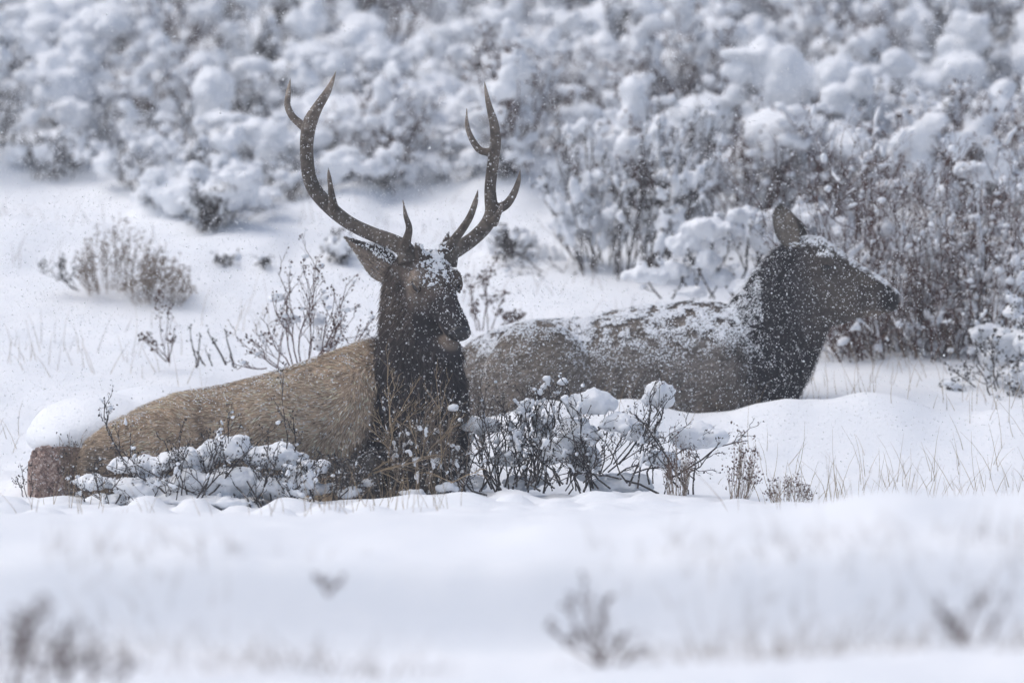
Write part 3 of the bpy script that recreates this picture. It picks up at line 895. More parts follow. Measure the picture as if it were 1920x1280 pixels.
# ---- prototypes of hillside brush, built at the origin
def make_brush(seed, width, height, stems, level, nch, nsnow, srange, leaf=0, twig='twig_grey', upright=.5):
    rg = np.random.default_rng(seed); T = Twigs(seed)
    for k in range(stems):
        a = rg.uniform(0, 2 * np.pi); rr = np.sqrt(rg.random())
        base = np.array([math.cos(a), math.sin(a), 0]) * rr * width * .16
        tip = np.array([math.cos(a) * rr * width * .5, math.sin(a) * rr * width * .5, height * (1 - .45 * rr * (1 - upright)) * rg.uniform(.7, 1.0)])
        T.branch(base - np.array([0, 0, .08]), tip, .010 * rg.uniform(.6, 1.2), level, nch, .12, .9, .3, .5)
    tips = np.array([t[0] for t in T.tips]); tdir = np.array([t[1] for t in T.tips])
    bm_ = T.mesh('branches', 3, 1.0)
    # snow drapes the upper branches, with a few deeper pillows on the outermost twigs
    parts = branch_snow(T, seed, 40 + nsnow * 14, srange[1] * .86, height * .25, .51, 3.4)
    score = tips[:, 2] / height + .5 * np.hypot(tips[:, 0], tips[:, 1]) / width + rg.normal(0, .25, len(tips))
    order = np.argsort(-score); chosen = []
    for i in order:
        q = tips[i]
        if q[2] < height * .2: continue
        r = rg.uniform(*srange) * .8
        if any(np.linalg.norm(q - c) < 1.1 * (r + rc) for c, rc in chosen): continue
        chosen.append((q, r))
        parts += puff(q - np.array([0, 0, r * .2]), r * rg.uniform(1.0, 1.7), r * rg.uniform(1.0, 1.6), r * rg.uniform(.55, .95), seed * 31 + len(parts), 9)
        if len(chosen) >= max(2, nsnow // 3): break
    sm_ = soft('snow_load', parts, .018, 3, .016, 9)
    small = rg.choice(len(tips), min(len(tips), 90), replace=False); parts = []
    for i in small:
        r = .006 + .026 * rg.random() ** 2
        parts.append(clump(tips[i], r * 1.4, r * 1.4, r, seed * 17 + int(i), 1, .2))
    V, F, S = join(parts)
    bits = mesh_from('snow_bits', V, F, S)
    lm_ = None
    if leaf:
        k = rg.choice(len(tips), leaf); lm_ = leaf_mesh('leaves', tips[k] + rg.normal(0, .02, (leaf, 3)), tdir[k], .028, rg)
    return bm_, sm_, lm_, twig, bits

BRUSH = [
    make_brush(101, 1.00, .58, 13, 3, 5, 9, (.06, .16), 300, 'twig_grey'),
    make_brush(102, 1.15, .66, 14, 3, 5, 11, (.05, .19), 0, 'twig_dark'),
    make_brush(103, .90, .72, 13, 3, 5, 8, (.05, .12), 300, 'twig_red', .8),
    make_brush(104, 1.25, .50, 14, 3, 5, 12, (.07, .22), 0, 'twig_grey'),
    make_brush(105, .85, .82, 13, 3, 5, 7, (.04, .11), 400, 'twig_red', .9),
    make_brush(106, 1.05, .62, 13, 3, 5, 10, (.05, .15), 300, 'twig_dark'),
    make_brush(107, 1.10, .78, 15, 3, 5, 5, (.04, .10), 500, 'twig_red', .9),
    make_brush(108, 1.00, .52, 13, 3, 5, 13, (.06, .17), 0, 'twig_grey'),
]
BL = ['round grey sagebrush dotted with snow in the hillside thicket', 'broad dark bush carrying mixed snow puffs in the hillside thicket', 'upright reddish shrub with small snow puffs in the hillside thicket',
      'low spreading grey sagebrush under the widest snow heaps of the hillside thicket', 'tall slim reddish shrub with scattered snow clumps in the hillside thicket', 'rounded dark bush with medium snow puffs in the hillside thicket',
      'wide bare reddish shrub holding little snow in the hillside thicket', 'squat grey sagebrush nearly buried in snow puffs in the hillside thicket']
def place_brush(i, x, y, rot, sc, sz=1.0, label=None, name='snowy_shrub', group='brush on the snowy hillside'):
    b_, s_, l_, tw, bits = BRUSH[i]
    t = thing(name, (x, y, gz(x, y) - .02), label or BL[i], 'shrub', group)
    t.rotation_euler = (0, 0, rot); t.scale = (sc, sc, sc * sz)
    obj('branches', b_, M[tw], t); obj('snow_load', s_, M['snow'], t, kind='stuff'); obj('snow_bits', bits, M['snow'], t, kind='stuff')
    if l_ is not None: obj('leaves', l_, M['leaf_red' if tw == 'twig_red' else 'leaf_grey'], t)
    return t

rg = np.random.default_rng(2024)
limit_x = np.array([-200, 0, 200, 330, 480, 600, 760, 900, 985, 1040, 1150, 1300, 1420, 1560, 2200])
limit_y = np.array([335, 335, 345, 400, 415, 405, 405, 395, 330, 440, 470, 450, 440, 470, 520])
count = 0
y = 50.2
while y < 66:
    x = -.5 * 5.5 * y / 45 - 1.2 + rg.uniform(0, .5)
    while x < .5 * 5.5 * y / 45 + 1.2:
        yy_ = y + rg.uniform(-.3, .3)
        px, py = pix(np.array([x, yy_, gz(x, yy_)]))
        left = px < 980
        if py < np.interp(px, limit_x, limit_y) + (30 * math.sin(px * .023) + 18 * math.sin(px * .061) - 8) * (px < 980):
            if rg.random() < (.80 if left else .95):
                i = int(rg.choice([0, 1, 3, 5, 7, 2], p=[.22, .2, .2, .16, .16, .06]) if left and py > 120 else rg.choice(8))
                sc = (rg.uniform(.62, .95) if py < 300 else rg.uniform(.5, .75)) if left else rg.uniform(.7, 1.05)
                place_brush(i, x, yy_, rg.uniform(0, 6.28), sc, rg.uniform(.8, 1.1))
                count += 1
        x += rg.uniform(.55, .9)
    y += .62
for bx, by in [(395, 415), (500, 345), (560, 362), (655, 340), (735, 358), (850, 336), (945, 330), (560, 305), (640, 295), (820, 290), (885, 280), (470, 308), (330, 388), (270, 350)]:
    q = on_ground(bx, by, 46)
    place_brush(int(rg.choice([0, 1, 3, 5, 7])), q[0], q[1], rg.uniform(0, 6.28), rg.uniform(.38, .85), rg.uniform(.55, 1.0))

# ---- individual plants
def plant(name, stems, label, cat, mat, seed, level=2, nch=4, rad=.006, leafn=0, leafmat='leaf_grey', leafsize=.02, clumps=(), wig=.1, spread=.9, up=.25, shrink=.45, group=None, d_jit=.0, sides=4, merge=False, low=.22, drape=None, bits=0, bitr=(.006, .018)):
    """stems: (base px, base py, tip px, tip py, distance[, tip distance]); clumps: (px, py, rx px, rz px, distance)"""
    T = Twigs(seed); rg = T.rng; T.low = low
    for st in stems:
        d0 = st[4]; d1 = st[5] if len(st) > 5 else d0 + rg.uniform(-d_jit, d_jit)
        T.branch(P(st[0], st[1], d0), P(st[2], st[3], d1), rad * rg.uniform(.75, 1.25), level, nch, wig, spread, up, shrink)
    b0 = P(stems[0][0], stems[0][1], stems[0][4])
    t = thing(name, b0, label, cat, group)
    child('branches', T.mesh('branches', sides), M[mat], t)
    tips = np.array([q[0] for q in T.tips]); td = np.array([q[1] for q in T.tips])
    if leafn:
        k = rg.choice(len(tips), leafn)
        child('leaves', leaf_mesh('leaves', tips[k] + rg.normal(0, leafsize * .6, (leafn, 3)), td[k], leafsize, rg), M[leafmat], t)
    if merge and clumps:
        parts = []
        for j, c in enumerate(clumps):
            sx = c[2] / FPX * c[4]; sz = c[3] / FPX * c[4]
            parts += puff(P(c[0], c[1], c[4]), sx, sx * .8, sz, seed * 13 + j * 11, 22)
        child('snow_heap', soft('snow_heap', parts, .010, 3, .011, 16), M['snow'], t)
    else:
        for j, c in enumerate(clumps):
            sx = c[2] / FPX * c[4]; sz = c[3] / FPX * c[4]
            vx = max(.007, min(.016, sx / 9))
            child('snow_clump', soft('snow_clump', puff(P(c[0], c[1], c[4]), sx, sx * .8, sz, seed * 13 + j * 11, 26), vx, 2, min(.012, sx * .13), 18), M['snow'], t)
    if drape:
        zb = np.array(T.a)[:, 2].min()
        pr = branch_snow(T, seed, drape[0], drape[1], zb + drape[2], .47, drape[3] if len(drape) > 3 else 5.0)
        if pr: child('branch_snow', soft('branch_snow', pr, max(.008, drape[1] * .24), 3, drape[1] * .14, 14), M['snow'], t, kind='stuff')
    if bits:
        k = rg.choice(len(tips), bits); parts = []
        for i in k:
            r = bitr[0] + (bitr[1] - bitr[0]) * rg.random() ** 2.2
            parts.append(clump(tips[i] + rg.normal(0, .006, 3), r * 1.5, r * 1.4, r, seed * 17 + int(i), 1, .2))
        V, F, S = join(parts)
        child('snow_bits', mesh_from('snow_bits', V, F, S), M['snow'], t, kind='stuff')
    return t

# low snow-buried shrub along the bull's belly
A_ = 44.25
r_ = np.random.default_rng(5)
st = []
for k in range(44):
    bx = r_.uniform(180, 640); st.append((bx, 962 - r_.uniform(0, 10), bx + r_.normal(0, 60), 955 - 110 * (1 - ((bx - 400) / 330) ** 2) * r_.uniform(.75, 1.25), A_ - r_.uniform(.05, .28), A_ - r_.uniform(-.05, .3)))
st += [(330, 955, 128, 930, A_ - .2), (380, 962, 180, 940, A_ - .25), (350, 950, 200, 850, A_ - .1), (395, 940, 255, 845, A_ - .15), (420, 900, 430, 790, A_ - .05), (520, 880, 508, 720, A_), (560, 900, 560, 790, A_), (230, 900, 203, 755, A_ + .1)]
plant('low_shrub', st, 'low dark-twigged shrub buried in snow against the bull elk\'s belly', 'shrub', 'twig_bare', 11, 2, 5, .0048, 2600, 'leaf_grey', .011,
      [(250, 874, 58, 24, A_ + .06), (178, 906, 42, 22, A_ + .02), (345, 862, 55, 32, A_ + .05), (428, 842, 52, 36, A_ + .05), (515, 856, 62, 32, A_ + .05), (575, 880, 45, 28, A_ + .03),
       (290, 912, 80, 32, A_), (410, 905, 95, 42, A_), (530, 915, 80, 34, A_), (360, 940, 130, 26, A_ - .05), (205, 940, 60, 22, A_ - .02)], wig=.12, spread=1.0, up=.3, merge=True, bits=60, bitr=(.004, .012), drape=(260, .022, .12, 6))
# grey-leaved sage at the mane's foot
st = [(b0, 945, b0 + r_.normal(0, 28), r_.uniform(858, 905), 44.3 + r_.uniform(-.1, .1)) for b0 in r_.uniform(590, 715, 14)]
plant('sage_tuft', st, 'small frosted sage tuft below the dry straw weed', 'shrub', 'twig_grey', 12, 2, 5, .004, 1500, 'leaf_grey', .014,
      [(610, 915, 28, 14, 44.3), (655, 925, 26, 14, 44.25), (690, 905, 18, 10, 44.3), (640, 885, 12, 8, 44.3)], spread=1.0)

# shrub with caps of snow between the two elk
B_ = 44.75
st = [(860, 932, 835, 830, B_ - .3), (862, 930, 905, 850, B_ - .3), (930, 925, 900, 790, B_), (930, 925, 965, 770, B_), (940, 920, 880, 830, B_ - .05), (985, 910, 1000, 725, B_), (990, 915, 945, 800, B_ - .1), (1000, 905, 1040, 760, B_ + .05),
      (1020, 920, 1085, 830, B_), (1040, 915, 960, 850, B_ - .1), (1125, 890, 1140, 760, B_ + .05), (1125, 890, 1085, 770, B_ + .05), (1130, 885, 1180, 790, B_), (1150, 870, 1260, 740, B_ + .05), (1160, 870, 1215, 760, B_), (1140, 885, 1290, 800, B_),
      (1110, 900, 1030, 850, B_ - .1), (1180, 890, 1330, 830, B_ + .1), (1150, 905, 1240, 850, B_), (1060, 920, 1110, 850, B_ - .1), (900, 935, 870, 860, B_ - .1), (960, 925, 1010, 840, B_), (1080, 920, 1060, 790, B_),
      (1300, 930, 1310, 850, B_ + .1), (1290, 935, 1265, 860, B_), (1250, 900, 1400, 830, B_ + .1)]
st += [(bx, 925 - r_.uniform(0, 20), bx + r_.normal(0, 35), r_.uniform(722, 800), B_ + r_.uniform(-.1, .1)) for bx in r_.uniform(885, 1090, 22)]
st += [(1040, 800, 1056, 714, B_, B_), (1058, 830, 1052, 712, B_, B_), (1000, 800, 1013, 730, B_, B_), (985, 830, 984, 758, B_, B_), (850, 850, 850, 758, B_ - .3, B_ - .3), (1200, 850, 1240, 705, B_, B_ + .03), (1225, 840, 1235, 720, B_, B_)]
st += [(bx, 928 - r_.uniform(0, 25), bx + r_.normal(0, 55), r_.uniform(770, 880), B_ - r_.uniform(.1, .3)) for bx in r_.uniform(870, 1290, 34)]
plant('capped_shrub', st, 'gnarled dark shrub holding fat caps of snow between the two elk', 'shrub', 'twig_bare', 13, 3, 4, .0056, 2200, 'leaf_grey', .011,
      [(908, 800, 38, 26, B_ + .05), (984, 767, 15, 18, B_), (1055, 716, 11, 11, B_), (1012, 735, 8, 11, B_), (1112, 756, 48, 36, B_ + .05), (1165, 796, 40, 28, B_), (1236, 742, 31, 42, B_ + .05), (1085, 815, 42, 40, B_), (1040, 850, 42, 34, B_ - .03),
       (1100, 870, 34, 50, B_ + .02), (1205, 815, 36, 26, B_ + .05), (1310, 822, 62, 34, B_ + .12), (1170, 905, 60, 28, B_ + .05), (950, 862, 34, 22, B_ + .05), (1235, 865, 40, 25, B_ + .05), (985, 905, 44, 20, B_ + .1), (850, 765, 14, 11, B_ - .3), (880, 905, 40, 18, B_ + .1), (1020, 800, 26, 30, B_ + .1)],
      wig=.14, spread=1.0, up=.2, shrink=.46, bits=90, bitr=(.004, .012), drape=(520, .020, .10, 6))

# dry straw weed in front of the mane
C_ = 44.35
st = [(729, 870, 735, 790, C_), (731, 800, 775, 735, C_ - .02), (730, 810, 690, 770, C_), (729, 840, 690, 800, C_), (733, 800, 742, 720, C_), (731, 800, 728, 690, C_), (735, 810, 800, 760, C_ + .03), (790, 860, 800, 770, C_), (800, 850, 850, 790, C_), (785, 850, 765, 790, C_), (820, 880, 850, 800, C_ + .03), (828, 870, 815, 735, C_)]
plant('straw_weed', st, 'dry straw-coloured branching weed standing before the bull\'s dark mane', 'weed', 'straw', 14, 2, 5, .0030, 0, wig=.07, spread=.8, up=.2, shrink=.55)
st = [(690, 892, 770, 868, C_ - .1), (680, 880, 640, 840, C_ - .1), (695, 888, 820, 850, C_ - .1), (700, 890, 660, 910, C_ - .1), (715, 885, 760, 905, C_ - .1), (690, 890, 730, 862, C_ - .1), (850, 905, 800, 885, C_ - .1), (845, 905, 900, 880, C_ - .1)]
plant('fallen_weed', st, 'orange-tan broken weed stalk lying flat below the straw weed', 'weed', 'straw', 15, 2, 4, .0032, wig=.06, spread=.6, up=0, shrink=.5)

st = [(b0, 905 + r_.uniform(-10, 15), b0 + r_.normal(0, 22), r_.uniform(770, 860), 44.42 + r_.uniform(-.08, .08)) for b0 in r_.uniform(735, 870, 26)]
plant('grey_brush', st, 'fine grey-tan brush tangled round the foot of the bull\'s dark mane', 'shrub', 'straw_dull', 141, 2, 5, .0026, 900, 'leaf_grey', .010, [(770, 925, 26, 12, 44.35), (840, 915, 22, 12, 44.4)], wig=.12, spread=1.0, up=.2, shrink=.5, drape=(120, .016, .05, 6))
# reddish twig shrubs behind the bull's back
st = []
for a in [(560, 690, 500, 560), (560, 690, 545, 540), (575, 690, 580, 480), (590, 680, 620, 560), (600, 680, 655, 540), (600, 690, 660, 590), (540, 690, 480, 620), (530, 695, 450, 630), (520, 690, 545, 600), (610, 680, 600, 590), (640, 680, 690, 610), (500, 690, 440, 680), (570, 690, 640, 640), (550, 690, 520, 520), (585, 690, 560, 520), (565, 690, 600, 510), (610, 685, 640, 570), (590, 690, 630, 600), (545, 690, 490, 590), (520, 690, 470, 640)]:
    st.append((*a, 47.0, 47.0 + r_.uniform(-.3, .3)))
plant('seedhead_shrub', st, 'reddish seed-headed twig shrub rising just behind the bull elk\'s back', 'shrub', 'twig_red', 16, 2, 5, .0045, 600, 'leaf_red', .016,
      [(545, 600, 22, 16, 47.1), (590, 600, 20, 22, 47.15), (520, 560, 18, 12, 47.1), (610, 650, 20, 18, 47.1)], wig=.10, spread=.8, up=.3, shrink=.4, bits=60)
st = [(315, 678, 295, 580, 48.0), (315, 678, 320, 560, 48.0), (318, 680, 280, 630, 48.0), (318, 680, 325, 620, 48.0), (312, 678, 262, 632, 48.0)]
plant('twig_sprig', st, 'small reddish sprig standing alone on the open snow', 'shrub', 'twig_red', 17, 2, 3, .004, 110, 'leaf_red', .020, wig=.08, spread=.7, up=.4, shrink=.35)
st = [(424, 684, 385, 622, 47.7), (438, 688, 425, 625, 47.7), (398, 686, 385, 655, 47.7), (380, 682, 370, 660, 47.7), (368, 690, 358, 615, 47.8), (370, 688, 376, 625, 47.8), (385, 686, 370, 665, 47.7)]
plant('broken_stems', st, 'row of short broken dark stems poking from the snow', 'shrub', 'twig_dark', 18, 1, 3, .0068, 60, 'leaf_grey', .014, wig=.05, spread=.5, up=.4, shrink=.22)
st = [(900, 620, 880, 540, 48.6), (905, 620, 915, 505, 48.6), (920, 620, 945, 560, 48.6), (930, 620, 965, 590, 48.6), (895, 620, 890, 580, 48.5), (915, 618, 900, 530, 48.6), (940, 615, 975, 600, 48.6)]
plant('rusty_sprig', st, 'rusty twig cluster showing beside the bull elk\'s muzzle', 'shrub', 'twig_red', 19, 3, 4, .004, 420, 'leaf_red', .017, wig=.1, spread=.8, up=.25)

# open willow-like shrub behind the cow's back
G_ = 50.4
st = []
for k in range(46):
    bx = r_.uniform(1085, 1240); st.append((bx, 520 + r_.uniform(-12, 10), bx + (bx - 1150) * r_.uniform(.4, 1.3) + r_.normal(0, 25), r_.uniform(250, 400), G_ + r_.uniform(-.3, .3)))
st += [(1095, 505, 1015, 350, G_), (1090, 510, 1035, 360, G_), (1120, 515, 1070, 330, G_), (1075, 515, 935, 535, G_ - .1), (1080, 512, 950, 500, G_ - .1), (1070, 515, 990, 545, G_ - .1), (1240, 480, 1340, 270, G_ + .2), (1250, 480, 1380, 300, G_ + .2)]
plant('willow_shrub', st, 'tall open willow-like shrub with upright stems behind the cow elk\'s back', 'shrub', 'twig_dark', 20, 3, 5, .006, 900, 'leaf_grey', .02,
      [(1085, 420, 30, 45, G_ + .2), (1150, 400, 22, 20, G_), (1200, 430, 24, 18, G_), (1130, 455, 12, 22, G_), (1215, 370, 22, 22, G_ + .2), (1180, 350, 20, 16, G_), (1255, 330, 28, 18, G_), (1310, 345, 26, 24, G_), (1120, 330, 18, 18, G_ + .1), (1245, 430, 14, 14, G_), (1030, 480, 26, 34, G_ + .3), (1090, 490, 20, 20, G_ + .3)],
      wig=.07, spread=.6, up=.5, shrink=.4, bits=90, bitr=(.005, .02), drape=(900, .036, .25, 5), low=.12)
# arched snow-laden bush left of the cow's ear
H_ = 49.2
st = [(1380, 560, 1330, 440, H_), (1380, 560, 1400, 420, H_), (1340, 560, 1290, 470, H_), (1400, 560, 1440, 440, H_), (1330, 560, 1370, 460, H_), (1310, 560, 1250, 500, H_), (1420, 560, 1430, 470, H_), (1300, 565, 1320, 490, H_), (1240, 560, 1200, 510, H_), (1260, 560, 1290, 500, H_)]
plant('arched_bush', st, 'bush bowed under a wide arch of snow beside the cow elk\'s ear', 'shrub', 'twig_dark', 21, 3, 4, .0085, 300, 'leaf_grey', .02,
      [(1330, 430, 62, 34, H_), (1390, 405, 34, 26, H_), (1280, 460, 38, 34, H_), (1330, 490, 24, 30, H_ - .05), (1208, 518, 46, 24, H_ - .1), (1265, 508, 30, 26, H_), (1420, 440, 24, 24, H_ + .05), (1400, 540, 34, 22, H_ - .1), (1355, 520, 24, 26, H_), (1300, 550, 40, 16, H_ - .1), (1440, 520, 26, 28, H_)],
      wig=.12, spread=.9, up=.15, merge=True, bits=60, bitr=(.006, .016), drape=(300, .05, .15, 4))
# snow-capped bush behind the cow's head
st = [(1560, 560, 1520, 420, 49.3), (1570, 560, 1560, 430, 49.3), (1580, 560, 1590, 440, 49.3), (1540, 560, 1500, 450, 49.3)]
plant('capped_bush', st, 'bush with a white snow hood rising right behind the cow elk\'s forehead', 'shrub', 'twig_grey', 22, 3, 4, .007, 0,
      clumps=[(1525, 405, 42, 32, 49.3), (1570, 430, 40, 32, 49.3), (1485, 420, 26, 20, 49.35), (1605, 465, 30, 24, 49.3), (1500, 375, 14, 12, 49.3)], merge=True)
# large red-brown shrub right of the cow's muzzle
I_ = 48.6
st = []
for k in range(135):
    bx = r_.uniform(1590, 1940); st.append((bx, 725 + r_.uniform(-15, 5), bx + (bx - 1760) * r_.uniform(.2, 1.0) + r_.normal(0, 55), r_.uniform(310, 560), I_ + r_.uniform(-.35, .5)))
st += [(1640, 715, 1545, 590, I_ - .2), (1640, 715, 1580, 620, I_ - .2), (1635, 715, 1520, 690, I_ - .1), (1650, 715, 1600, 590, I_ - .15), (1690, 700, 1690, 560, I_), (1630, 715, 1570, 560, I_)]
plant('red_thicket', st, 'large red-brown twiggy thicket towering in front of the cow elk\'s muzzle', 'shrub', 'twig_red', 23, 3, 5, .0052, 3200, 'leaf_red', .016,
      [(1625, 625, 36, 30, I_ + .3), (1740, 650, 40, 24, I_ + .3), (1735, 560, 14, 26, I_), (1715, 480, 18, 16, I_), (1660, 430, 26, 20, I_), (1790, 470, 14, 14, I_), (1760, 500, 20, 16, I_), (1640, 480, 30, 20, I_ + .2), (1870, 430, 24, 22, I_ + .1), (1890, 480, 30, 24, I_), (1670, 350, 34, 22, I_ + .3), (1770, 360, 20, 24, I_ + .2), (1820, 320, 34, 26, I_ + .4), (1700, 545, 14, 14, I_), (1800, 590, 16, 14, I_), (1600, 660, 26, 20, I_ + .2), (1690, 660, 24, 24, I_ + .3), (1810, 540, 16, 12, I_)],
      wig=.12, spread=1.0, up=.2, shrink=.46, bits=200, bitr=(.005, .016), drape=(1900, .029, .1, 5), low=.06)
plant('edge_bush', [(1880, 760, 1850, 640, 47.6), (1900, 765, 1930, 640, 47.6), (1870, 760, 1830, 690, 47.5), (1910, 770, 1890, 690, 47.5), (1935, 770, 1960, 680, 47.5), (1850, 740, 1790, 700, 47.7), (1840, 745, 1780, 730, 47.6), (1866, 750, 1848, 600, 47.8), (1905, 755, 1903, 570, 47.85), (1930, 760, 1935, 620, 47.7), (1880, 755, 1866, 640, 47.7), (1890, 755, 1925, 600, 47.8), (1860, 750, 1825, 630, 47.8)],
      'low grey bush heaped with snow below the red-brown thicket', 'shrub', 'twig_grey', 24, 3, 4, .006, 700, 'leaf_grey', .018,
      [(1848, 622, 34, 22, 47.85), (1902, 588, 32, 24, 47.9), (1885, 640, 42, 34, 47.85), (1932, 640, 40, 40, 47.75), (1862, 672, 34, 26, 47.8), (1910, 705, 46, 36, 47.65), (1950, 735, 40, 40, 47.6)], spread=1.0, merge=True, drape=(260, .03, .08, 5))

# rabbitbrush: a broom of straw stems with fuzzy heads
def broom(name, cx, cy, wpx, hpx, d, n, seed, label, mat='straw_dull', headmat='leaf_red', heads=6, lean=.5, leafsize=.022, rad=.0018, skew=0):
    T = Twigs(seed); rg = T.rng
    for k in range(n):
        u = rg.uniform(-1, 1); b0 = P(cx + u * wpx * .55, cy - 6 * (1 - u * u) + rg.uniform(-4, 8), d + rg.uniform(-.15, .15))
        tp = P(cx + u * wpx * (.55 + .45 * lean) + rg.normal(0, wpx * .06) + skew, cy - hpx * (1 - .5 * u * u) * rg.uniform(.45, 1.05), d + rg.uniform(-.25, .25))
        T.branch(b0, tp, rad, 1, 3, .05, .35, .8, .3, 4)
    t = thing(name, P(cx, cy, d), label, 'shrub')
    child('branches', T.mesh('branches', 3), M[mat], t)
    tips = np.array([q[0] for q in T.tips]); td = np.array([q[1] for q in T.tips])
    k = rg.choice(len(tips), len(tips) * heads // 2)
    child('seed_heads', leaf_mesh('seed_heads', tips[k] + rg.normal(0, .012, (len(k), 3)), td[k], leafsize, rg, .3), M[headmat], t, kind='stuff')
    return t
q = on_ground(265, 560)
dD = q[1]
broom('rabbitbrush', 225, 548, 105, 120, dD, 120, 31, 'tan rabbitbrush broom with fuzzy heads on the open snow', headmat='straw_dull', heads=4, leafsize=.018)
broom('rabbitbrush', 300, 570, 80, 85, dD - .15, 90, 32, 'grey-brown rabbitbrush broom leaning against the taller tan one', mat='straw_dull', headmat='straw_dull', heads=3)
plant('sage_sprig', [(150, 545, 70, 500, dD), (140, 542, 100, 492, dD), (145, 545, 120, 500, dD)], 'grey sprig lying out from the tan rabbitbrush onto the snow', 'shrub', 'twig_grey', 33, 2, 4, .004, 160, 'leaf_grey', .018)
broom('rabbitbrush', 1385, 938, 28, 128, 44.1, 34, 34, 'olive-tan rabbitbrush fan beside the capped shrub', heads=5, lean=1.0, leafsize=.016, skew=10)
broom('rabbitbrush', 1272, 938, 30, 120, 44.3, 40, 35, 'tan rabbitbrush clump at the foot of the capped shrub', heads=4, lean=.9, leafsize=.014)
broom('rabbitbrush', 1480, 945, 60, 46, 43.7, 40, 36, 'short brown rabbitbrush tufts by the olive-tan fan', heads=4, leafsize=.014)

# dark clumps of buried sage on the open slope
for k, (cx, cy, w, h, lab) in enumerate([(330, 385, 100, 40, 'wide dark sage patch under a snow shelf on the open slope'), (390, 430, 55, 75, 'dark hanging sage clump below the snow shelf'),
        (100, 330, 120, 70, 'long dark sage bank at the top of the open snow'), (425, 495, 34, 12, 'tiny dark sage tip behind the rabbitbrush'), (488, 498, 30, 10, 'tiny sage tip above the seed-headed shrub'),
        (640, 490, 40, 42, 'grey sage clump behind the bull elk\'s open ear'), (960, 485, 60, 50, 'brownish sage clump behind the muzzle-side antler'), (610, 330, 60, 50, 'dark sage clump showing inside the left antler curve')]):
    q = on_ground(cx, cy, 45.5); d = q[1]
    st = [(cx + r_.uniform(-.4, .4) * w, cy + 6, cx + r_.uniform(-.6, .6) * w, cy - h * r_.uniform(.5, 1.0), d + r_.uniform(-.15, .15)) for _ in range(16 if w > 36 else 5)]
    cl = [(cx + u * w * .62 + r_.uniform(-8, 8), cy - h * (.95 - .45 * u * u) + r_.uniform(-6, 6), w * r_.uniform(.26, .44), h * .34 + 6, d + .12) for u in (-1, -.45, .2, .8)] if w > 50 else [(cx, cy - h * .95, w * .6, h * .4, d + .08)]
    plant('buried_sage', st, lab, 'shrub', 'twig_dark', 60 + k, 2, 5, .006, 500 if w > 36 else 60, 'leaf_grey', .022, cl, spread=1.0, sides=3, merge=True, drape=(120, .05, .05, 5))

# blurred weeds on the near bank
for k, (name, st, lab, lf) in enumerate([
    ('bank_weed', [(1130, 1250, 1085, 1110, 33.2), (1130, 1250, 1130, 1130, 33.2), (1120, 1250, 1030, 1180, 33.2), (1140, 1250, 1205, 1230, 33.2), (1125, 1250, 1060, 1140, 33.2), (1135, 1250, 1170, 1190, 33.2)], 'dark bare weed branching alone on the near snow bank', 160),
    ('bank_weed', [(40, 1290, 90, 1140, 30.6), (30, 1290, 20, 1190, 30.6), (60, 1290, 130, 1190, 30.6), (100, 1290, 170, 1210, 30.6), (150, 1290, 230, 1240, 30.6), (20, 1290, 70, 1160, 30.6), (170, 1300, 190, 1215, 30.5), (0, 1290, -20, 1180, 30.6), (80, 1295, 60, 1150, 30.7), (120, 1295, 140, 1180, 30.6), (200, 1300, 245, 1250, 30.5), (140, 1300, 100, 1220, 30.6)], 'thick grey-brown weed cluster at the foot of the near snow bank', 420),
    ('bank_weed', [(1800, 1205, 1755, 1130, 31.4), (1800, 1205, 1835, 1120, 31.4), (1850, 1200, 1885, 1140, 31.4), (1810, 1205, 1780, 1160, 31.4)], 'small forked weed near the crest of the front berm', 90),
    ('bank_weed', [(615, 1115, 600, 1088, 33.4), (615, 1115, 635, 1090, 33.4)], 'single dark weed head midway up the near snow bank', 40)]):
    plant(name, st, lab, 'weed', 'twig_red', 80 + k, 3, 4, .0085, lf, 'leaf_red', .018, spread=.8, up=.3, shrink=.4)

# ---- granite boulder with its pillow of snow, against the bull's rump
R_ = 45.05
v, f = ico(5)
sup = np.sign(v) * np.abs(v) ** .34; sup = sup / np.maximum(1, np.abs(sup).max(1, keepdims=True))
bv = sup * np.array([.405, .31, .215])
bv = bv * (1 + .09 * fbm(v * 2.2, 91, 3) + .05 * vn(v * 6, 92) + .02 * vn(v * 17, 93))[:, None]
bc = P(196, 895, R_)
bv[:, 0] += -.05 * (bv[:, 2] / .2) * (-.3)
boulder = obj('boulder', mesh_from('boulder', bc + bv, f.ravel(), np.full(len(f), 3)), M['granite'],
              label='pinkish granite boulder against the bull elk\'s rump', cat='rock')
parts = [clump(P(195, 808, R_ + .03), .42, .37, .20, 5, 5, .12), clump(P(300, 782, R_ + .2), .42, .40, .17, 6, 5, .08), clump(P(130, 822, R_ - .02), .215, .30, .13, 8, 5, .06), clump(P(400, 790, R_ + .5), .5, .4, .16, 9, 4, .08)]
pillow_me = fused('snow_pillow', parts, .018, 14)
obj('snow_pillow', pillow_me, M['snow'], label='thick smooth pillow of snow topping the pinkish boulder', cat='snow')

plant('rock_tuft', [(b0, 925 + r_.uniform(-6, 10), b0 + r_.normal(0, 12), r_.uniform(825, 890), 44.72 + r_.uniform(-.04, .04)) for b0 in r_.uniform(122, 172, 20)],
      'grey-tan dead tuft in the crack between the boulder and the bull\'s rump', 'weed', 'straw_dull', 151, 2, 4, .0026, 260, 'leaf_grey', .012, wig=.12, spread=.9, up=.3)
plant('side_sprig', [(52, 935, 38, 870, 44.6), (56, 940, 60, 890, 44.6), (45, 935, 30, 900, 44.6), (60, 948, 30, 955, 44.4)], 'dark little sprig at the outer foot of the pinkish boulder', 'weed', 'twig_bare', 152, 2, 4, .003, 90, 'leaf_grey', .010)
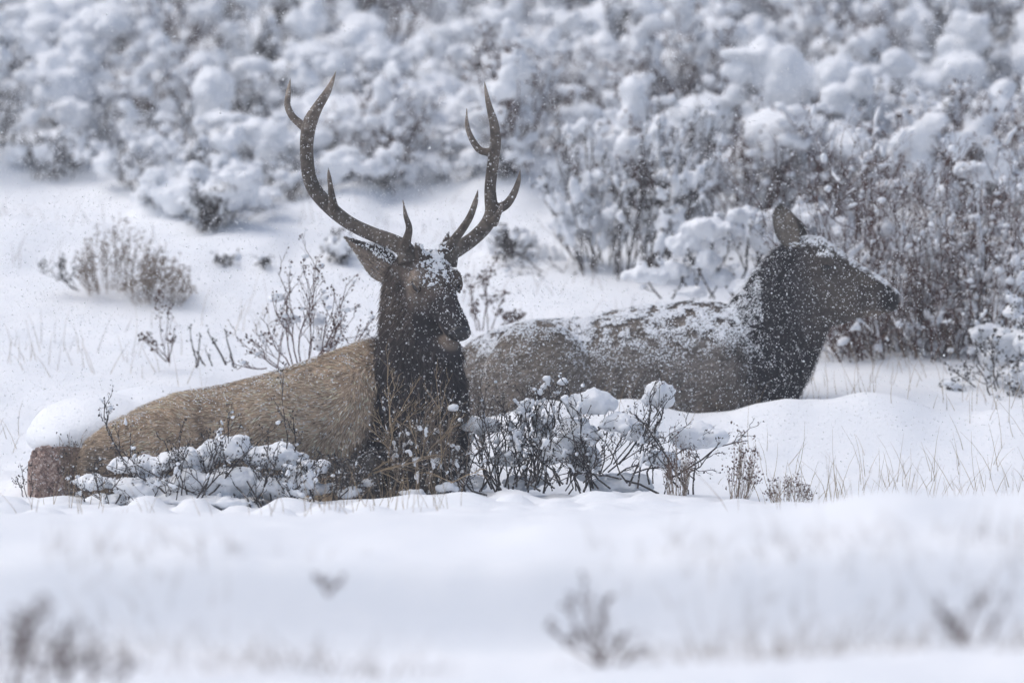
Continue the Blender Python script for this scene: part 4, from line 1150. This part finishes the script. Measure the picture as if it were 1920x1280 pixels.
# ---- dry grass: nobody could count it
def grass(name, n, xr, yr, hr, seed, mat, label, w=.0016, bend=.25, clumpy=.25):
    rg = np.random.default_rng(seed)
    x = rg.uniform(*xr, n * 3); y = rg.uniform(*yr, n * 3)
    pr = np.clip(vn(np.stack([x * 1.3, y * 1.1, 0 * x], 1), seed) + clumpy, 0, 1)
    k = rg.random(n * 3) < pr
    x = x[k][:n]; y = y[k][:n]; N = len(x)
    z = ground_z(x, y) - .01; b0 = np.stack([x, y, z], 1)
    h = rg.uniform(*hr, N) * rg.uniform(.5, 1, N)
    d = rg.normal(0, bend, (N, 3)); d[:, 2] = 1; d = norm(d)
    sag = rg.normal(0, bend * .8, (N, 3)); sag[:, 2] = -np.abs(sag[:, 2])
    side = norm(np.cross(d, np.stack([rg.normal(0, .4, N), np.ones(N), np.zeros(N)], 1)))
    V = []
    for t in (0, .33, .66, 1.0):
        c = b0 + d * (h * t)[:, None] + sag * (h * t * t)[:, None] * .6
        ww = w * (1 - .75 * t) * rg.uniform(.8, 1.2, N)[:, None]
        V += [c - side * ww, c + side * ww]
    V = np.stack(V, 1).reshape(-1, 3)
    bb = (np.arange(N) * 8)[:, None]
    F = np.concatenate([np.concatenate([bb + 2 * i, bb + 2 * i + 1, bb + 2 * i + 3, bb + 2 * i + 2], 1) for i in range(3)], 1).reshape(-1)
    obj(name, mesh_from(name, V, F, np.full(N * 3, 4)), M[mat], kind='stuff', label=label, cat='grass')
grass('dry_grass', 900, (-3.4, 3.4), (42.0, 49.5), (.12, .42), 201, 'straw', 'scattered dry straw grass blades poking through the snow', .0017, .28)
grass('bank_grass', 1300, (-2.9, 2.9), (32.4, 34.1), (.06, .30), 202, 'straw_dull', 'faded grass stems dotted over the near snow bank', .0016, .38, .3)
grass('slope_grass', 340, (-3.6, 3.6), (48.5, 53), (.10, .3), 203, 'straw_dull', 'thin grass stems on the open slope behind the elk', .0018, .3)

# ---- falling snow: octahedral flakes through the air, from in front of the bull to the far brush
rg = np.random.default_rng(77)
def flakes(name, n, xr, yr, zr, size, label):
    x = rg.uniform(*xr, n); y = rg.uniform(*yr, n); z = rg.uniform(*zr, n)
    g = ground_z(x, y); k = z > g + .05
    c = np.stack([x, y, z], 1)[k]; N = len(c)
    o4 = np.array([[1, 1, 1], [1, -1, -1], [-1, 1, -1], [-1, -1, 1.]])
    fc = np.array([[0, 1, 2], [0, 3, 1], [0, 2, 3], [1, 3, 2]])
    s = size * rg.lognormal(0, .34, (N, 1, 1)) * rg.uniform(.7, 1.3, (N, 4, 1))
    V = (c[:, None] + o4[None] * s).reshape(-1, 3)
    F = (fc[None] + (np.arange(N) * 4)[:, None, None]).reshape(-1)
    obj(name, mesh_from(name, V, F, np.full(N * 4, 3)), M['flake'], kind='stuff', label=label, cat='snowflakes')
flakes('falling_snow', 330000, (-3.5, 3.5), (42.3, 55), (-.1, 3.9), .0015, 'fine snowflakes falling through the air all around the elk')

# ---- the snowy air itself
hz = bpy.data.materials.new('haze'); hz.use_nodes = True
hn_ = hz.node_tree; hn_.nodes.clear()
ho = hn_.nodes.new('ShaderNodeOutputMaterial'); hv = hn_.nodes.new('ShaderNodeVolumePrincipled')
hv.inputs['Color'].default_value = (0.92, 0.95, 1.0, 1); hv.inputs['Density'].default_value = 0.0009
hn_.links.new(hv.outputs[0], ho.inputs['Volume'])
V = np.array([[x, y, z] for x in (-100, 100) for y in (-40, 170) for z in (-2.0, 18.0)], float)
F = [0, 1, 3, 2, 4, 6, 7, 5, 0, 4, 5, 1, 2, 3, 7, 6, 0, 2, 6, 4, 1, 5, 7, 3]
obj('haze', mesh_from('haze', V, F, [4] * 6, False), hz, kind='stuff', label='thin pale snow haze filling the air over the whole slope', cat='haze')
